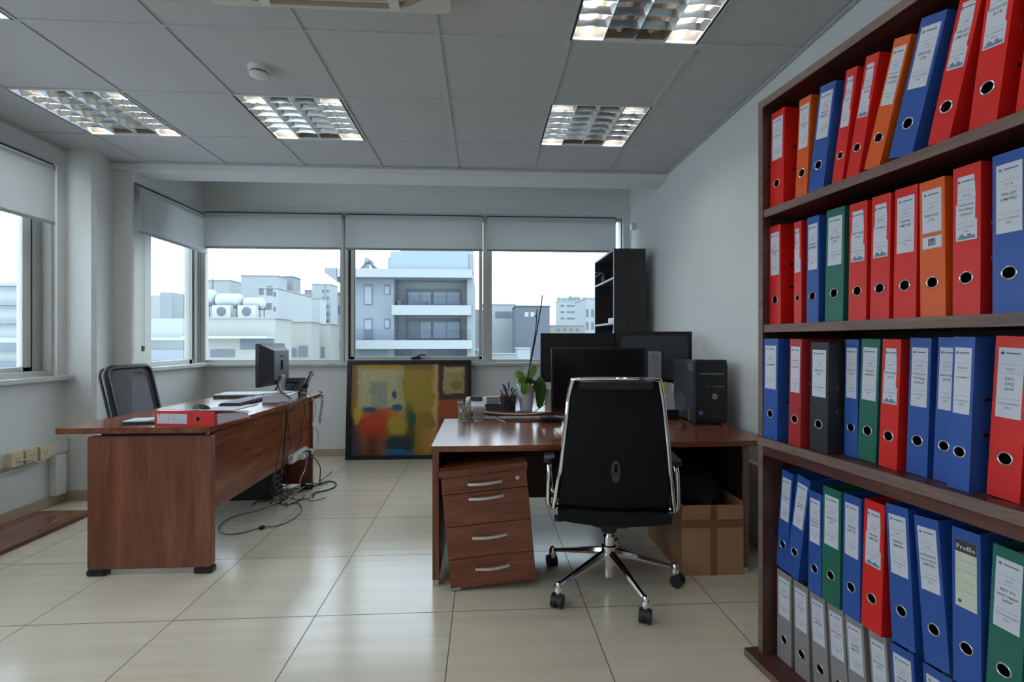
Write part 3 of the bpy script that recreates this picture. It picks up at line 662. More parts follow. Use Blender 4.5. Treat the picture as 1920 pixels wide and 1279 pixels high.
# ------------------------------------------------------------------ framed painting against the far wall
pt = thing('framed_painting', 'large abstract yellow and orange painting in a black frame, leaning on the far wall', 'painting', (-.725, 4.815, .0), 0, rot=(math.radians(-4.6), 0, 0))
PW, PH, fw = .607, .965, .038
bm = B()
for x0, x1, z0, z1 in ((-PW, -PW+fw, 0, PH), (PW-fw, PW, 0, PH), (-PW+fw, PW-fw, 0, fw), (-PW+fw, PW-fw, PH-fw, PH)): box(bm, x0, x1, 0, .035, z0, z1)
obj('frame', bm, mat('black_frame', srgb(22, 22, 28), .4), pt, bevel=.001)
obj('backing', box(B(), -PW+.01, PW-.01, .026, .030, .01, PH-.01), card_m, pt)
def paint_color(u, v):
    'abstract colour patches; u to the right, v upwards, both 0..1'
    u0_, v0_ = u, v; nz = lambda a, b, k: noise.noise(Vector((a*k, b*k, k)))
    u = u+.012*nz(u0_, v0_, 7)+.007*nz(u0_, v0_, 34); v = v+.012*nz(v0_, u0_, 8)+.009*nz(u0_+5, v0_, 38)
    C = lambda r, g, b: Vector(srgb(r, g, b)[:3])
    def blob(cu, cv, ru, rv, soft=.25):
        d = math.hypot((u-cu)/ru, (v-cv)/rv); return max(0, min(1, (1-d)/soft+.5)) if soft else float(d < 1)
    def rect(u0, u1, v0, v1, s=.012):
        f = lambda q, a, b: max(0, min(1, (q-a)/s+.5))*max(0, min(1, (b-q)/s+.5)); return f(u, u0, u1)*f(v, v0, v1)
    n = .9*nz(u0_*2, v0_, 26)+.9*nz(u0_, v0_*.35, 70)+random.uniform(-.35, .35)
    wob = .012*math.sin(v*23)+.006*math.sin(v*61)
    c = C(150, 112, 62)
    def mixc(col, k):
        nonlocal c; c = c*(1-k)+col*k
    mixc(C(60, 62, 70), rect(-.1, .10+wob, -.1, .42, .06)); mixc(C(176, 168, 120), rect(.06, .44+wob+.06*(1-v), .42, .97)); mixc(C(186, 180, 140), rect(.09, .40, .50, .95, .05))
    mixc(C(150, 156, 140), rect(.17+wob, .31, .52, .80, .02)); mixc(C(190, 152, 44), rect(.08, .42, .93, .985, .03)*.9)
    mixc(C(166, 142, 50), rect(.44+.05*(1-v), .74+wob, .40, .93, .02)); mixc(C(150, 122, 40), rect(.50, .74, .0, .46, .05)); mixc(C(196, 164, 104), rect(.70+wob, .745, .0, 1, .01))
    mixc(C(190, 140, 60), rect(.62, .72, .02, .30, .08)); mixc(C(54, 70, 42), blob(.50, .25, .05, .3, .5)*.8); mixc(C(34, 92, 78), blob(.52, .40, .035, .07, .4))
    mixc(C(200, 110, 40), blob(.27, .44, .17, .08, .6)); mixc(C(186, 66, 30), blob(.20, .33, .13, .16, .7)); mixc(C(110, 48, 34), rect(.10, .28, -.1, .24, .14))
    mixc(C(176, 156, 46), blob(.40, .33, .08, .12, .5)); mixc(C(40, 58, 66), blob(.41, .13, .12, .10, .5)); mixc(C(30, 104, 158), blob(.42, .02, .12, .06, .4))
    mixc(C(32, 92, 134), blob(.37, .66, .022, .05, .35)); mixc(C(38, 98, 140), blob(.39, .52, .05, .035, .5)); mixc(C(40, 86, 112), blob(.16, .50, .06, .03, .5))
    mixc(C(50, 90, 110), rect(.14, .42, .495, .505, .01)*.7); mixc(C(200, 160, 40), blob(.06, .44, .03, .09, .5))
    mixc(C(70, 50, 44), rect(.745, 1.1, .60, 1.1, .015)); mixc(C(168, 148, 100), rect(.79, .97, .66, .96, .012)); mixc(C(120, 98, 56), blob(.90, .75, .05, .05, .3)*.7); mixc(C(196, 178, 130), rect(.80, .96, .90, .95, .02)*.6)
    mixc(C(168, 78, 38), rect(.745, 1.1, .40, .60, .02)); mixc(C(120, 62, 36), rect(.745, 1.1, -.1, .40, .05))
    return c*(1+.14*n)
bm = B(); NU, NV = 210, 160; cw_, ch_ = PW-fw, PH-2*fw
G = [[bm.verts.new(((-cw_+2*cw_*i/NU)*1.012, .020, fw+ch_*j/NV+(j/NV-.5)*.024)) for j in range(NV+1)] for i in range(NU+1)]
for i in range(NU):
    for j in range(NV): bm.faces.new([G[i][j], G[i+1][j], G[i+1][j+1], G[i][j+1]])
cl = bm.loops.layers.float_color.new('paint')
cache = {}
for f in bm.faces:
    for l in f.loops:
        k = (round((l.vert.co.x/1.012+cw_)/(2*cw_), 4), round((l.vert.co.z+.012-fw)/(ch_+.024), 4))
        if k not in cache: cache[k] = paint_color(*k)
        c = cache[k]; l[cl] = (max(c[0], 0), max(c[1], 0), max(c[2], 0), 1)
pm = bpy.data.materials.new('oil_paint'); pm.use_nodes = True; an = pm.node_tree.nodes.new('ShaderNodeAttribute'); an.attribute_name = 'paint'
pm.node_tree.links.new(an.outputs['Color'], pm.node_tree.nodes['Principled BSDF'].inputs['Base Color']); pm.node_tree.nodes['Principled BSDF'].inputs['Roughness'].default_value = .45
obj('canvas', bm, pm, pt)

# ------------------------------------------------------------------ right desks
Z2 = .66
def desk(label, x0, x1, y0, y1, z, legs, modesty=None, th=.028, legd=None, dark=False):
    cx, cy = (x0+x1)/2, (y0+y1)/2; t = thing('office_desk', label, 'desk', (cx, cy, 0))
    obj('tabletop', box(B(), x0-cx, x1-cx, y0-cy, y1-cy, z-th, z), wood_x, t, bevel=.0015)
    for a, b in legs:
        l0, l1 = (y0+.012, y1-.04) if legd is None else legd
        obj('leg_panel', box(B(), a-cx, b-cx, l0-cy, l1-cy, .028, z-th), wood_z, t, bevel=.001)
        if dark: obj('shade_panel', box(B(), a-cx-.006, a-cx, l0+.01-cy, l1-.01-cy, .03, z-th), black_p, t); obj('edge_band', box(B(), a-cx, b-cx, l0-cy-.001, l0-cy, .03, z-th), edge_w, t)  # black sheet added inside the leg, standing in for shade under the desk
        bm = B(); box(bm, a-cx+.001, b-cx-.001, l0-cy, l0+.06-cy, 0, .028); box(bm, a-cx+.001, b-cx-.001, l1-.06-cy, l1-cy, 0, .028); obj('foot', bm, steel, t)
    if modesty: obj('modesty_panel', box(B(), modesty[0]-cx, modesty[1]-cx, modesty[2]-cy, modesty[2]+.018-cy, modesty[3], z-th), black_p if dark else dark_panel, t)
    return t
dark_panel = wood('dark_walnut_panel', srgb(40, 20, 17), srgb(60, 30, 25), srgb(74, 40, 32), (1.2, 14, 14), rough=.45)
desk('walnut desk with glossy top in the centre, drawers under its left end', -.243, .392, 2.305, 3.118, Z2, [(-.238, -.208)], (-.208, .390, 2.95, .205))
desk('walnut desk right of the black chair, carrying the computer tower', .394, 1.415, 2.345, 3.118, Z2, [(1.288, 1.316)], (.397, 1.281, 2.95, .205), dark=True)
desk('raised brown desk behind the centre desk, holding the plant and pen pots', -.16, 1.40, 3.12, 3.86, .70, [(-.14, -.112), (1.34, 1.368)], None)
# mobile pedestal, tilted
pd = thing('drawer_pedestal', 'walnut four drawer pedestal tilting to the left under the centre desk', 'drawer unit', (-.148, 2.262, .003), rot=(0, math.radians(-5.2), -.0))
PWd, PHt, PD = .398, .552, .50
obj('carcass', box(B(), 0, PWd, .019, PD, .004, PHt-.03), wood_z, pd, bevel=.001)
obj('pedestal_top', box(B(), -.006, PWd+.006, -.006, PD+.004, PHt-.03, PHt), wood_x, pd, bevel=.002)
zz = [.0, .135, .285, .435, .522]
ZB = [(.006, .140), (.143, .290), (.293, .440), (.443, .520)]
for k, (a, b) in enumerate(ZB):
    dr = obj('drawer', box(B(), .001, PWd-.001, 0, .0185, a, b), wood_x, pd, bevel=.0012)
    zc = (a+b)/2+(.018 if k < 3 else .0)+(.03 if k == 2 else 0)
    bm = B(); pts = [(.12+.16*s, -.012-.016*math.sin(math.pi*s), zc) for s in [q/10 for q in range(11)]]
    for q in range(10):
        p, r = pts[q], pts[q+1]; hh = .006
        vs = [bm.verts.new(c) for c in ((p[0], p[1], p[2]-hh), (r[0], r[1], r[2]-hh), (r[0], r[1], r[2]+hh), (p[0], p[1], p[2]+hh), (p[0], p[1]+.006, p[2]-hh), (r[0], r[1]+.006, r[2]-hh), (r[0], r[1]+.006, r[2]+hh), (p[0], p[1]+.006, p[2]+hh))]
        for f in ((0,1,2,3), (7,6,5,4), (3,2,6,7), (0,4,5,1)): bm.faces.new([vs[i] for i in f])
    box(bm, .12, .13, -.013, 0, zc-.006, zc+.006); box(bm, .27, .28, -.013, 0, zc-.006, zc+.006)
    obj('handle', bm, mat('satin_nickel', (.62, .62, .60, 1), .35, metal=.85) if k == 0 else bpy.data.materials['satin_nickel'], dr, smooth=True)
obj('lock', cyl(B(), (.352, -.004, .487), (.352, 0, .487), .009, n=16), bpy.data.materials['satin_nickel'], pd)
obj('corner_bracket', box(B(), 0, .045, -.001, .019, .0, .012), plast_l, pd)
for x in (.05, .35):
    for y in (.08, .44): obj('caster', box(B(), x-.012, x+.012, y-.02, y+.02, -.003 if x < .2 else -.026, .004), plast_b, pd, bevel=.003)
# cardboard box
cb = thing('cardboard_box', 'open brown cardboard box with packing tape under the right desk', 'box', (1.13, 2.60, 0), -.01)
obj('carton', (lambda bm: (box(bm, -.155, .155, -.255, -.251, 0, .345), box(bm, -.155, .155, .251, .255, 0, .36), box(bm, -.155, -.151, -.251, .251, 0, .35), box(bm, .151, .155, -.251, .251, 0, .36), box(bm, -.151, .151, -.251, .251, 0, .004), bm)[-1])(B()), card_m, cb)
bm = B(); box(bm, -.012, .022, -.2562, -.255, .0, .345); box(bm, -.155, .155, -.2568, -.2556, .235, .275)
obj('tape', bm, tape_m, cb)
bm = B(); tube(bm, [(-.1556, -.02, .27), (-.1556, -.05, .25), (-.1556, -.035, .22), (-.1556, -.06, .20), (-.1556, -.09, .23), (-.1556, -.10, .17)], .0012, n=5, sub=5); obj('pen_scribble', bm, ink_m, cb)
obj('box_flap', box(B(), -.15, .15, -.002, .002, 0, .05), card_m, cb, loc=(0, .25, .36), rot=(-.5, 0, 0))
bag = B(); bmesh.ops.create_icosphere(bag, subdivisions=3, radius=1)
for v in bag.verts:
    k = 1+.08*math.sin(v.co.x*9)*math.sin(v.co.y*7+v.co.z*5); v.co = Vector((v.co.x*.135*k, v.co.y*.22*k, v.co.z*.15*k))
tag(obj('black_bag', bag, black_soft, smooth=True, loc=(1.13, 2.60, .34)), 'crumpled black bag sticking out of the cardboard box', 'bag')

# ------------------------------------------------------------------ black chair in front
ch = thing('executive_chair', 'high back black office chair with chrome frame, its back to the viewer', 'chair', (.592, 2.279, 0), math.radians(-9))
def P(x, y, z): return Vector((x, y, z))
bm = B(); lathe(bm, [(.022, .045), (.022, .075), (.028, .08), (.03, .12), (.034, .13), (.034, .19), (.026, .195), (.026, .235)], 24); obj('hub', bm, chrome, ch, smooth=True)
obj('gas_column', cyl(B(), (0, 0, .235), (0, 0, .33), .017, n=20), chrome, ch, smooth=True)
obj('mechanism', prism(B(), rrect(-.09, .09, -.12, .12, .03), .315, .375), plast_b, ch, bevel=.008)
obj('column_shroud', lathe(B(), [(.033, .255), (.045, .28), (.05, .32)], 20), plast_b, ch, smooth=True)
bm = B(); tube(bm, [(.06, .02, .35), (.2, .03, .35), (.24, .03, .345)], .006); tube(bm, [(-.06, -.05, .345), (-.18, -.08, .34), (-.23, -.09, .34)], .006); box(bm, -.255, -.215, -.10, -.08, .328, .352); obj('tilt_lever', bm, plast_b, ch)
AN = [5, 77, 149, 221, 293]
for k, ad_ in enumerate(AN):
    a = math.radians(ad_); e = Vector((math.cos(a), math.sin(a), 0)); s = Vector((-math.sin(a), math.cos(a), 0))
    bm = B(); rings = []
    for q, (r, zt, zb, w_) in enumerate(((.018, .176, .142, .017), (.10, .156, .128, .016), (.20, .128, .106, .014), (.30, .100, .084, .011))):
        rings.append([bm.verts.new(e*r+s*(w_*c)+Vector((0, 0, z))) for c, z in ((-.6, zb), (.6, zb), (1, (zt+zb)/2), (.55, zt), (-.55, zt), (-1, (zt+zb)/2))])
    for A_, B_ in zip(rings, rings[1:]):
        for q in range(6): bm.faces.new([A_[q], A_[(q+1)%6], B_[(q+1)%6], B_[q]])
    bm.faces.new(rings[0][::-1]); bm.faces.new(rings[-1]); obj('base_leg', bm, chrome, ch, smooth=True)
    c = e*.312; ca = a+(.5 if k % 2 else -.7); ce = Vector((math.cos(ca), math.sin(ca), 0)); cs = Vector((-math.sin(ca), math.cos(ca), 0))
    cas = obj('caster', (lambda bm: (cyl(bm, c+ce*.012+cs*.005+Vector((0,0,.029)), c+ce*.012+cs*.024+Vector((0,0,.029)), .029, n=22), cyl(bm, c+ce*.012-cs*.024+Vector((0,0,.029)), c+ce*.012-cs*.005+Vector((0,0,.029)), .029, n=22), cyl(bm, c+ce*.012-cs*.006+Vector((0,0,.034)), c+ce*.012+cs*.006+Vector((0,0,.034)), .024, n=18), bm)[-1])(B()), plast_b, ch, bevel=.0)
    obj('caster_cap', lathe(B(), [(.017, .052), (.018, .068), (.0165, .092), (.010, .104), (.002, .108)], 18, Matrix.Translation(c)), chrome, cas, smooth=True)
# seat, backrest shell, chrome side rails
def back_pt(u, s):
    'u across -1..1, s up 0..1 along the back; returns local point of the rear surface'
    z = .385+.600*s
    y = -.20-.09*s-.035*math.sin(math.pi*min(1, s*1.1))+.10*max(0, .12-s)/.12*.6
    w = .240-.066*s
    return Vector((u*w, y-.018*(1-u*u), z))
bm = B(); NU2, NS = 14, 26
R_ = [[bm.verts.new(back_pt(-1+2*i/NU2, j/NS)) for i in range(NU2+1)] for j in range(NS+1)]
Fr = [[bm.verts.new(back_pt(-1+2*i/NU2, j/NS)+Vector((0, .035, 0))) for i in range(NU2+1)] for j in range(NS+1)]
for j in range(NS):
    for i in range(NU2):
        bm.faces.new([R_[j][i], R_[j][i+1], R_[j+1][i+1], R_[j+1][i]]); bm.faces.new([Fr[j][i], Fr[j+1][i], Fr[j+1][i+1], Fr[j][i+1]])
    bm.faces.new([R_[j][0], R_[j+1][0], Fr[j+1][0], Fr[j][0]]); bm.faces.new([R_[j][-1], Fr[j][-1], Fr[j+1][-1], R_[j+1][-1]])
for i in range(NU2): bm.faces.new([R_[0][i], Fr[0][i], Fr[0][i+1], R_[0][i+1]]); bm.faces.new([R_[-1][i], R_[-1][i+1], Fr[-1][i+1], Fr[-1][i]])
obj('backrest', bm, leather, ch, smooth=True)
bm = B(); NU3 = 14
def seat_pt(u, s, top):
    y = -.235+.475*s; w = .238-.02*max(0, s-.8); z0 = .372+.02*s-.02*(1-u*u)-.04*max(0, s-.85)/.15
    if s < .15: z0 += .012*(1-s/.15)
    return Vector((u*w, y, z0+(.062 if top else 0)*(1-.5*abs(u)**6)))
T_ = [[bm.verts.new(seat_pt(-1+2*i/NU3, j/14, True)) for i in range(NU3+1)] for j in range(15)]
U_ = [[bm.verts.new(seat_pt(-1+2*i/NU3, j/14, False)) for i in range(NU3+1)] for j in range(15)]
for j in range(14):
    for i in range(NU3):
        bm.faces.new([T_[j][i], T_[j][i+1], T_[j+1][i+1], T_[j+1][i]]); bm.faces.new([U_[j][i], U_[j+1][i], U_[j+1][i+1], U_[j][i+1]])
    bm.faces.new([T_[j][0], T_[j+1][0], U_[j+1][0], U_[j][0]]); bm.faces.new([T_[j][-1], U_[j][-1], U_[j+1][-1], T_[j+1][-1]])
for i in range(NU3): bm.faces.new([T_[0][i], U_[0][i], U_[0][i+1], T_[0][i+1]]); bm.faces.new([T_[-1][i], T_[-1][i+1], U_[-1][i+1], U_[-1][i]])
obj('seat', bm, leather, ch, smooth=True)
for sgn in (-1, 1):
    bm = B(); pts = [back_pt(sgn, s)+Vector((sgn*.010, .012, 0)) for s in (1.0, .9, .75, .6, .45, .36)]+[Vector((sgn*.236, -.225, .555)), Vector((sgn*.246, -.212, .49)), Vector((sgn*.256, -.195, .425))]
    pts = [Vector((sgn*.175, -.30, .993))]+pts[1:]
    tube(bm, pts, .0105, n=12, sub=5); obj('side_rail', bm, chrome, ch, smooth=True)
    bm = B(); A = .268
    tube(bm, [(sgn*.245, -.10, .405), (sgn*A, -.125, .405), (sgn*(A+.012), -.145, .43), (sgn*(A+.012), -.15, .50), (sgn*(A+.010), -.145, .575), (sgn*(A+.010), -.12, .600), (sgn*(A+.010), -.03, .604), (sgn*(A+.010), .06, .604), (sgn*(A+.010), .10, .585), (sgn*(A+.010), .11, .50), (sgn*A, .09, .41), (sgn*.235, .07, .40)], .0115, n=12, sub=5)
    arm = obj('armrest', bm, chrome, ch, smooth=True)
    obj('arm_pad', prism(B(), rrect(sgn*(A+.01)-.024, sgn*(A+.01)+.024, -.155, .09, .02), .608, .628), plast_b, arm, bevel=.006)
bm = B(); tube(bm, [Vector((-.175, -.30, .993)), Vector((-.12, -.322, .998)), Vector((0, -.335, 1.000)), Vector((.12, -.322, .998)), Vector((.175, -.30, .993))], .0075, n=10, sub=5); obj('top_rail', bm, chrome, ch, smooth=True)
bm = B(); prism(bm, rrect(-.15, .15, .955, .985, .01), 0, .012, Matrix.Translation((0, -.30, 0))@XZ); obj('headrest_bar', bm, plast_b, ch, bevel=.003)
bm = B(); q = back_pt(0, .37)
M = Matrix.Translation((0, q.y-.001, q.z))@XZ
prism(bm, [(-.020, 0), (.020, 0), (.018, .03), (.008, .052), (-.008, .052), (-.018, .03)], 0, .012, M)
prism(bm, [(-.026, -.006), (.026, -.006), (.026, 0), (-.026, 0)], 0, .018, M); prism(bm, [(-.012, -.036), (.012, -.036), (.017, -.008), (-.017, -.008)], 0, .012, M)
obj('lumbar_latch', bm, plast_g, ch, bevel=.002); obj('latch_slot', box(B(), -.006, .006, q.y-.0145, q.y-.012, q.z+.006, q.z+.038), dark_hole, ch)

# ------------------------------------------------------------------ things on the right desks
def monitor(label, loc, rotz, w, h, z0, back=False, silver=False, logo=False):
    'screen faces -y, centre of foot at loc'
    t = thing('computer_monitor', label, 'monitor', loc, rotz)
    obj('bezel', prism(B(), rrect(-w/2, w/2, z0, z0+h, .006), 0, .022, Matrix.Translation((0, -.01, 0))@XZ), plast_b, t, bevel=.002)
    obj('screen', box(B(), -w/2+.012, w/2-.012, -.0335, -.0322, z0+.018, z0+h-.012), screen_b, t)
    obj('back_shell', prism(B(), rrect(-w/2+.03, w/2-.03, z0+.03, z0+h-.03, .03), -.035, -.0, Matrix.Translation((0, -.01, 0))@XZ), plast_g if silver else plast_b, t, bevel=.008)
    nk = plast_l if silver else plast_b
    obj('stand_neck', box(B(), -.045, .045, .028, .045, .008, z0+h*.62), nk, t, bevel=.003)
    obj('stand_foot', prism(B(), rrect(-.12, .12, -.08, .11, .02), 0, .01), nk, t, bevel=.002)
    if logo:
        bm = B(); M = Matrix.Translation((0, .0455, z0+h*.52))@Matrix.Rotation(math.pi, 4, 'Z')@XZ
        tube(bm, [M@Vector((.024*math.cos(k*math.pi/12), .024*math.sin(k*math.pi/12), .001)) for k in range(24)], .0012, n=5, closed=True)
        text(bm, 'DELL', M@Matrix.Translation((0, -.005, .0005)), .017, .04); obj('logo', bm, plast_g, t)
    return t
monitor('black monitor with dark screen facing the chair on the centre desk', (.70, 2.97, Z2), 0, .575, .385, .065)
monitor('wide black monitor behind, at the left, facing away on the raised desk', (.72, 3.55, .70), math.pi-.03, .60, .36, .15)
monitor('black monitor with a grey stand and round logo, facing away, next to the tower', (1.215, 3.42, .70), math.pi-.22, .52, .37, .15, silver=True, logo=True)
# tower on the right desk
t = thing('computer_tower', 'black computer tower with round silver logo standing on the right desk', 'computer', (1.335, 2.80, Z2), -.03)
obj('case', box(B(), -.088, .088, .02, .37, .012, .372), plast_g, t, bevel=.003)
FS = [(-.092, .010), (.092, .010), (.094, .06), (.094, .34), (.090, .382), (-.090, .382), (-.094, .34), (-.094, .06)]
obj('front_panel', prism(B(), FS, 0, .03, Matrix.Translation((0, .02, 0))@XZ), plast_b, t, bevel=.004)
dv = obj('optical_drive', box(B(), -.078, .078, -.0125, -.010, .318, .345), screen_b, t); obj('drive_slit', box(B(), -.072, .072, -.0135, -.0125, .298, .303), plast_l, t); obj('blank_bay', box(B(), -.078, .078, -.0120, -.010, .350, .368), screen_b, t)
bm = B(); [box(bm, x, x+.006, -.0115, -.010, .222, .230) for x in (-.03, .012, .024, .038, .052, .066)]; obj('front_ports', bm, plast_l, t)
bm = B(); lathe(bm, [(.0165, 0), (.0165, .0015)], 28, Matrix.Translation((.018, -.010, .168))@XZ); lg = obj('logo_badge', bm, plast_l, t)
bm = B(); text(bm, 'hp', Matrix.Translation((.018, -.0120, .162))@XZ, .022); obj('logo_letters', bm, plast_b, lg)
obj('sticker', box(B(), -.076, -.052, -.0108, -.010, .060, .082), mat('blue_sticker', srgb(96, 120, 190), .4), t)
bm = B(); text(bm, 'Pro 3500', Matrix.Translation((.018, -.0105, .050))@XZ, .009); obj('model_text', bm, plast_l, t)
bm = B(); [box(bm, -.0885, -.088, .05+.010*i, .056+.010*i, .315+.010*j, .321+.010*j) for i in range(8) for j in range(5) if (i+j) % 5 != 4]; obj('side_vent', bm, plast_l, t)
bm = B(); [box(bm, x-.012, x+.012, y-.012, y+.012, 0, .012) for x in (-.07, .07) for y in (.05, .33)]; obj('feet', bm, plast_b, t)
# mesh pen cups on the centre desk
wire_m = mat('silver_wire_mesh', (.34, .35, .34, 1), .4, metal=.7)
def wire_cup(label, loc, r, h, m, group=None, wr=.0010):
    t = thing('pen_cup', label, 'pen cup', loc, 0, group)
    bm = B(); n = 28
    for k in range(n):
        a = 2*math.pi*k/n; cyl(bm, (r*.86*math.cos(a), r*.86*math.sin(a), .002), (r*math.cos(a), r*math.sin(a), h), wr, n=4)
    for j in range(1, 14): 
        rr = r*(.86+.14*j/14); tube(bm, [(rr*math.cos(2*math.pi*k/20), rr*math.sin(2*math.pi*k/20), h*j/14) for k in range(20)], wr*.9, n=4, closed=True)
    obj('mesh_wall', bm, m, t)
    bm = B(); tube(bm, [(r*math.cos(2*math.pi*k/24), r*math.sin(2*math.pi*k/24), h) for k in range(24)], .002, n=6, closed=True); obj('rim', bm, m, t)
    obj('bottom', lathe(B(), [(r*.86, 0), (r*.86, .003)], 24), m, t)
    return t
gc = 'small wire mesh cups on the centre desk'
wire_cup('taller silver wire mesh cup with a highlighter, at the desk corner', (-.115, 3.035, Z2), .041, .118, wire_m)
wire_cup('shorter silver wire mesh cup beside the taller one', (-.027, 3.02, Z2), .036, .082, wire_m)
def pen(label, base, tip, r, m, capm=None, name='pen'):
    b_, t_ = Vector(base), Vector(tip); p = thing(name, label, name, b_); d = t_-b_
    obj('barrel', cyl(B(), (0,0,0), d*.72, r, n=10), m, p); obj('cap', cyl(B(), d*.72, d, r*1.15, r*.9, n=10), capm or m, p); return p
ycol = mat('highlighter_yellow', srgb(190, 205, 60), .4); bpen = mat('pen_blue', srgb(34, 50, 120), .4); rpen = mat('pen_red', srgb(190, 60, 52), .4); wpen = mat('pen_cream', srgb(214, 188, 160), .5)
pen('yellow green highlighter standing in the taller wire cup', (-.118, 3.03, Z2+.006), (-.120, 3.045, Z2+.135), .009, ycol, plast_g, 'highlighter')
pen('black pen leaning right in the taller wire cup', (-.135, 3.03, Z2+.006), (-.070, 3.05, Z2+.15), .0035, plast_b)
pen('grey pen leaning left in the taller wire cup', (-.10, 3.03, Z2+.006), (-.150, 3.03, Z2+.135), .0035, plast_g)
# black pencil holder on the raised desk
t = wire_cup('black mesh pencil holder full of pens on the raised desk', (.163, 3.20, .70), .052, .098, plast_b, None, .0022)
PC = [(bpen, -.03, .0, .165), (bpen, .0, .02, .18), (wpen, .01, -.01, .14), (wpen, -.01, .0, .145), (rpen, -.045, 0, .135), (plast_b, .035, .0, .15), (plast_b, .05, -.01, .14), (wpen, .02, .01, .13), (bpen, .04, .01, .135), (plast_g, -.04, .01, .17)]
NM = ['blue', 'blue', 'cream', 'cream', 'red', 'black', 'black', 'cream', 'blue', 'grey']
for k, (m_, dx, dy, hh) in enumerate(PC):
    a = 2*math.pi*k/10; bx_, by_ = .163-dx*.4+.014*math.cos(a), 3.20+.022*math.sin(a)
    pen('%s pen standing among others in the black pencil holder' % NM[k], (bx_, by_, .705), (.163+dx+.006*math.cos(a), 3.20+dy*1.2+.012*math.sin(a), .70+hh), .0055, m_)['group'] = 'pens in the black pencil holder'
# card terminal, box, glass
t = thing('card_reader', 'white device with a dark display on the raised desk, behind the wire cups', 'device', (-.045, 3.25, .70), 0)
obj('device_body', prism(B(), [(-.075, 0), (.075, 0), (.075, .03), (.0, .06), (-.06, .075), (-.075, .07)][:0] or [(-.07, 0), (.065, 0), (.065, .075), (.05, .080), (-.07, .028)], -.068, .068, Matrix(((0,0,1,0),(1,0,0,0),(0,1,0,0),(0,0,0,1)))), plast_w, t, bevel=.004)
obj('display', box(B(), -.035, .04, 0, .05, 0, .002, Matrix.Translation((0, -.012, .058))@Matrix.Rotation(math.atan2(.052, .12), 4, 'X')), screen_b, t)
t = thing('note_box', 'small grey card box with a standing pad on the raised desk', 'box', (.068, 3.225, .70), 0)
obj('tray', box(B(), -.055, .055, -.045, .045, 0, .038), plast_g, t, bevel=.002); obj('lid', box(B(), -.058, .058, -.048, .048, .038, .041), plast_b, t); obj('pad', box(B(), -.045, .04, -.03, .025, .041, .088), mat('greige_card', srgb(140, 136, 134), .6), t, bevel=.002)
t = tag(obj('clear_ruler', box(B(), -.020, .020, -.001, .001, 0, .30), mat('frosted_ruler', (.62, .68, .76, 1), .25, alpha=.5), loc=(.185, 3.225, .715), rot=(0, .42, 0)), 'transparent ruler standing tilted beside the plant pot', 'ruler')
t = thing('clear_cup', 'clear plastic cup left of the white plant pot', 'cup', (.228, 3.16, .70), 0)
obj('cup_wall', lathe(B(), [(.020, 0), (.024, .09)], 20, cap=False), clear_m, t, smooth=True); obj('cup_bottom', lathe(B(), [(.020, 0), (.020, .003)], 20), plast_w, t)
# orchid
pl = thing('orchid_plant', 'orchid with broad green leaves and bare dark stems in a white pot', 'plant', (.283, 3.215, .70), 0)
obj('pot', lathe(B(), [(.040, 0), (.060, .155), (.062, .163), (.056, .163), (.05, .14)], 32, cap=False), pot_m, pl, smooth=True)
obj('potting_bark', lathe(B(), [(.001, .152), (.052, .15)], 20, cap=False), mat('bark', srgb(60, 48, 40), .9, bump=1, bscale=60), pl)
def leaf(pts, width, m, parent, cup=.25, n=14):
    P = spline(pts, n//(len(pts)-1)+1); bm = B(); rows = []; m_ = len(P)
    for i, p in enumerate(P):
        s = i/(m_-1); d = (P[min(i+1, m_-1)]-P[max(i-1, 0)]).normalized(); side = width[1]-d*width[1].dot(d); side.normalize(); nn = d.cross(side)
        w_ = width[0]*max(.03, math.sin(math.pi*min(1, .12+.86*s))**.6) if s < .98 else .001
        rows.append([bm.verts.new(p+side*w_*q+nn*cup*w_*(q*q)) for q in (-1, -.6, 0, .6, 1)])
    for a_, b_ in zip(rows, rows[1:]):
        for q in range(4): bm.faces.new([a_[q], a_[q+1], b_[q+1], b_[q]])
    th = bmesh.ops.solidify(bm, geom=bm.faces[:], thickness=.0018)
    obj('leaf', bm, m, parent, smooth=True)
Vv = Vector
leaf([(0, 0, .16), (-.03, -.02, .215), (-.058, -.03, .225), (-.075, -.035, .195)], (.040, Vv((.3, .5, .9))), leaf_m, pl)
leaf([(.0, 0, .16), (.025, .01, .22), (.055, .01, .265), (.075, .0, .255)], (.028, Vv((-.6, .3, .5))), leaf_m, pl)
leaf([(.01, -.02, .17), (.06, -.045, .19), (.088, -.05, .13), (.080, -.05, .012)], (.043, Vv((1, .1, 0))), leaf_d, pl)
leaf([(.0, -.03, .175), (-.012, -.065, .165), (-.018, -.072, .135), (-.016, -.07, .105)], (.028, Vv((1, 0, 0))), leaf_m, pl)
bm = B(); tube(bm, [(.0, 0, .15), (.02, 0, .26), (.06, 0, .46), (.095, 0, .66), (.108, 0, .755)], .0042, n=7, sub=4); tube(bm, [(.008, 0, .20), (.03, 0, .33), (.062, 0, .52), (.072, 0, .66)], .0034, n=7, sub=4)
box(bm, .052, .078, -.006, .006, .612, .618); obj('stem', bm, stem_m, pl, smooth=True)
bm = B()
for a in (0, 1.2, 2.4, 3.9, 5.0): tube(bm, [(.02*math.cos(a), .02*math.sin(a)-.02, .155), (.04*math.cos(a), .035*math.sin(a)-.03, .178), (.052*math.cos(a), .04*math.sin(a)-.03, .160)], .003, n=6, sub=4)
obj('air_root', bm, mat('pale_root', srgb(176, 180, 160), .6), pl, smooth=True)
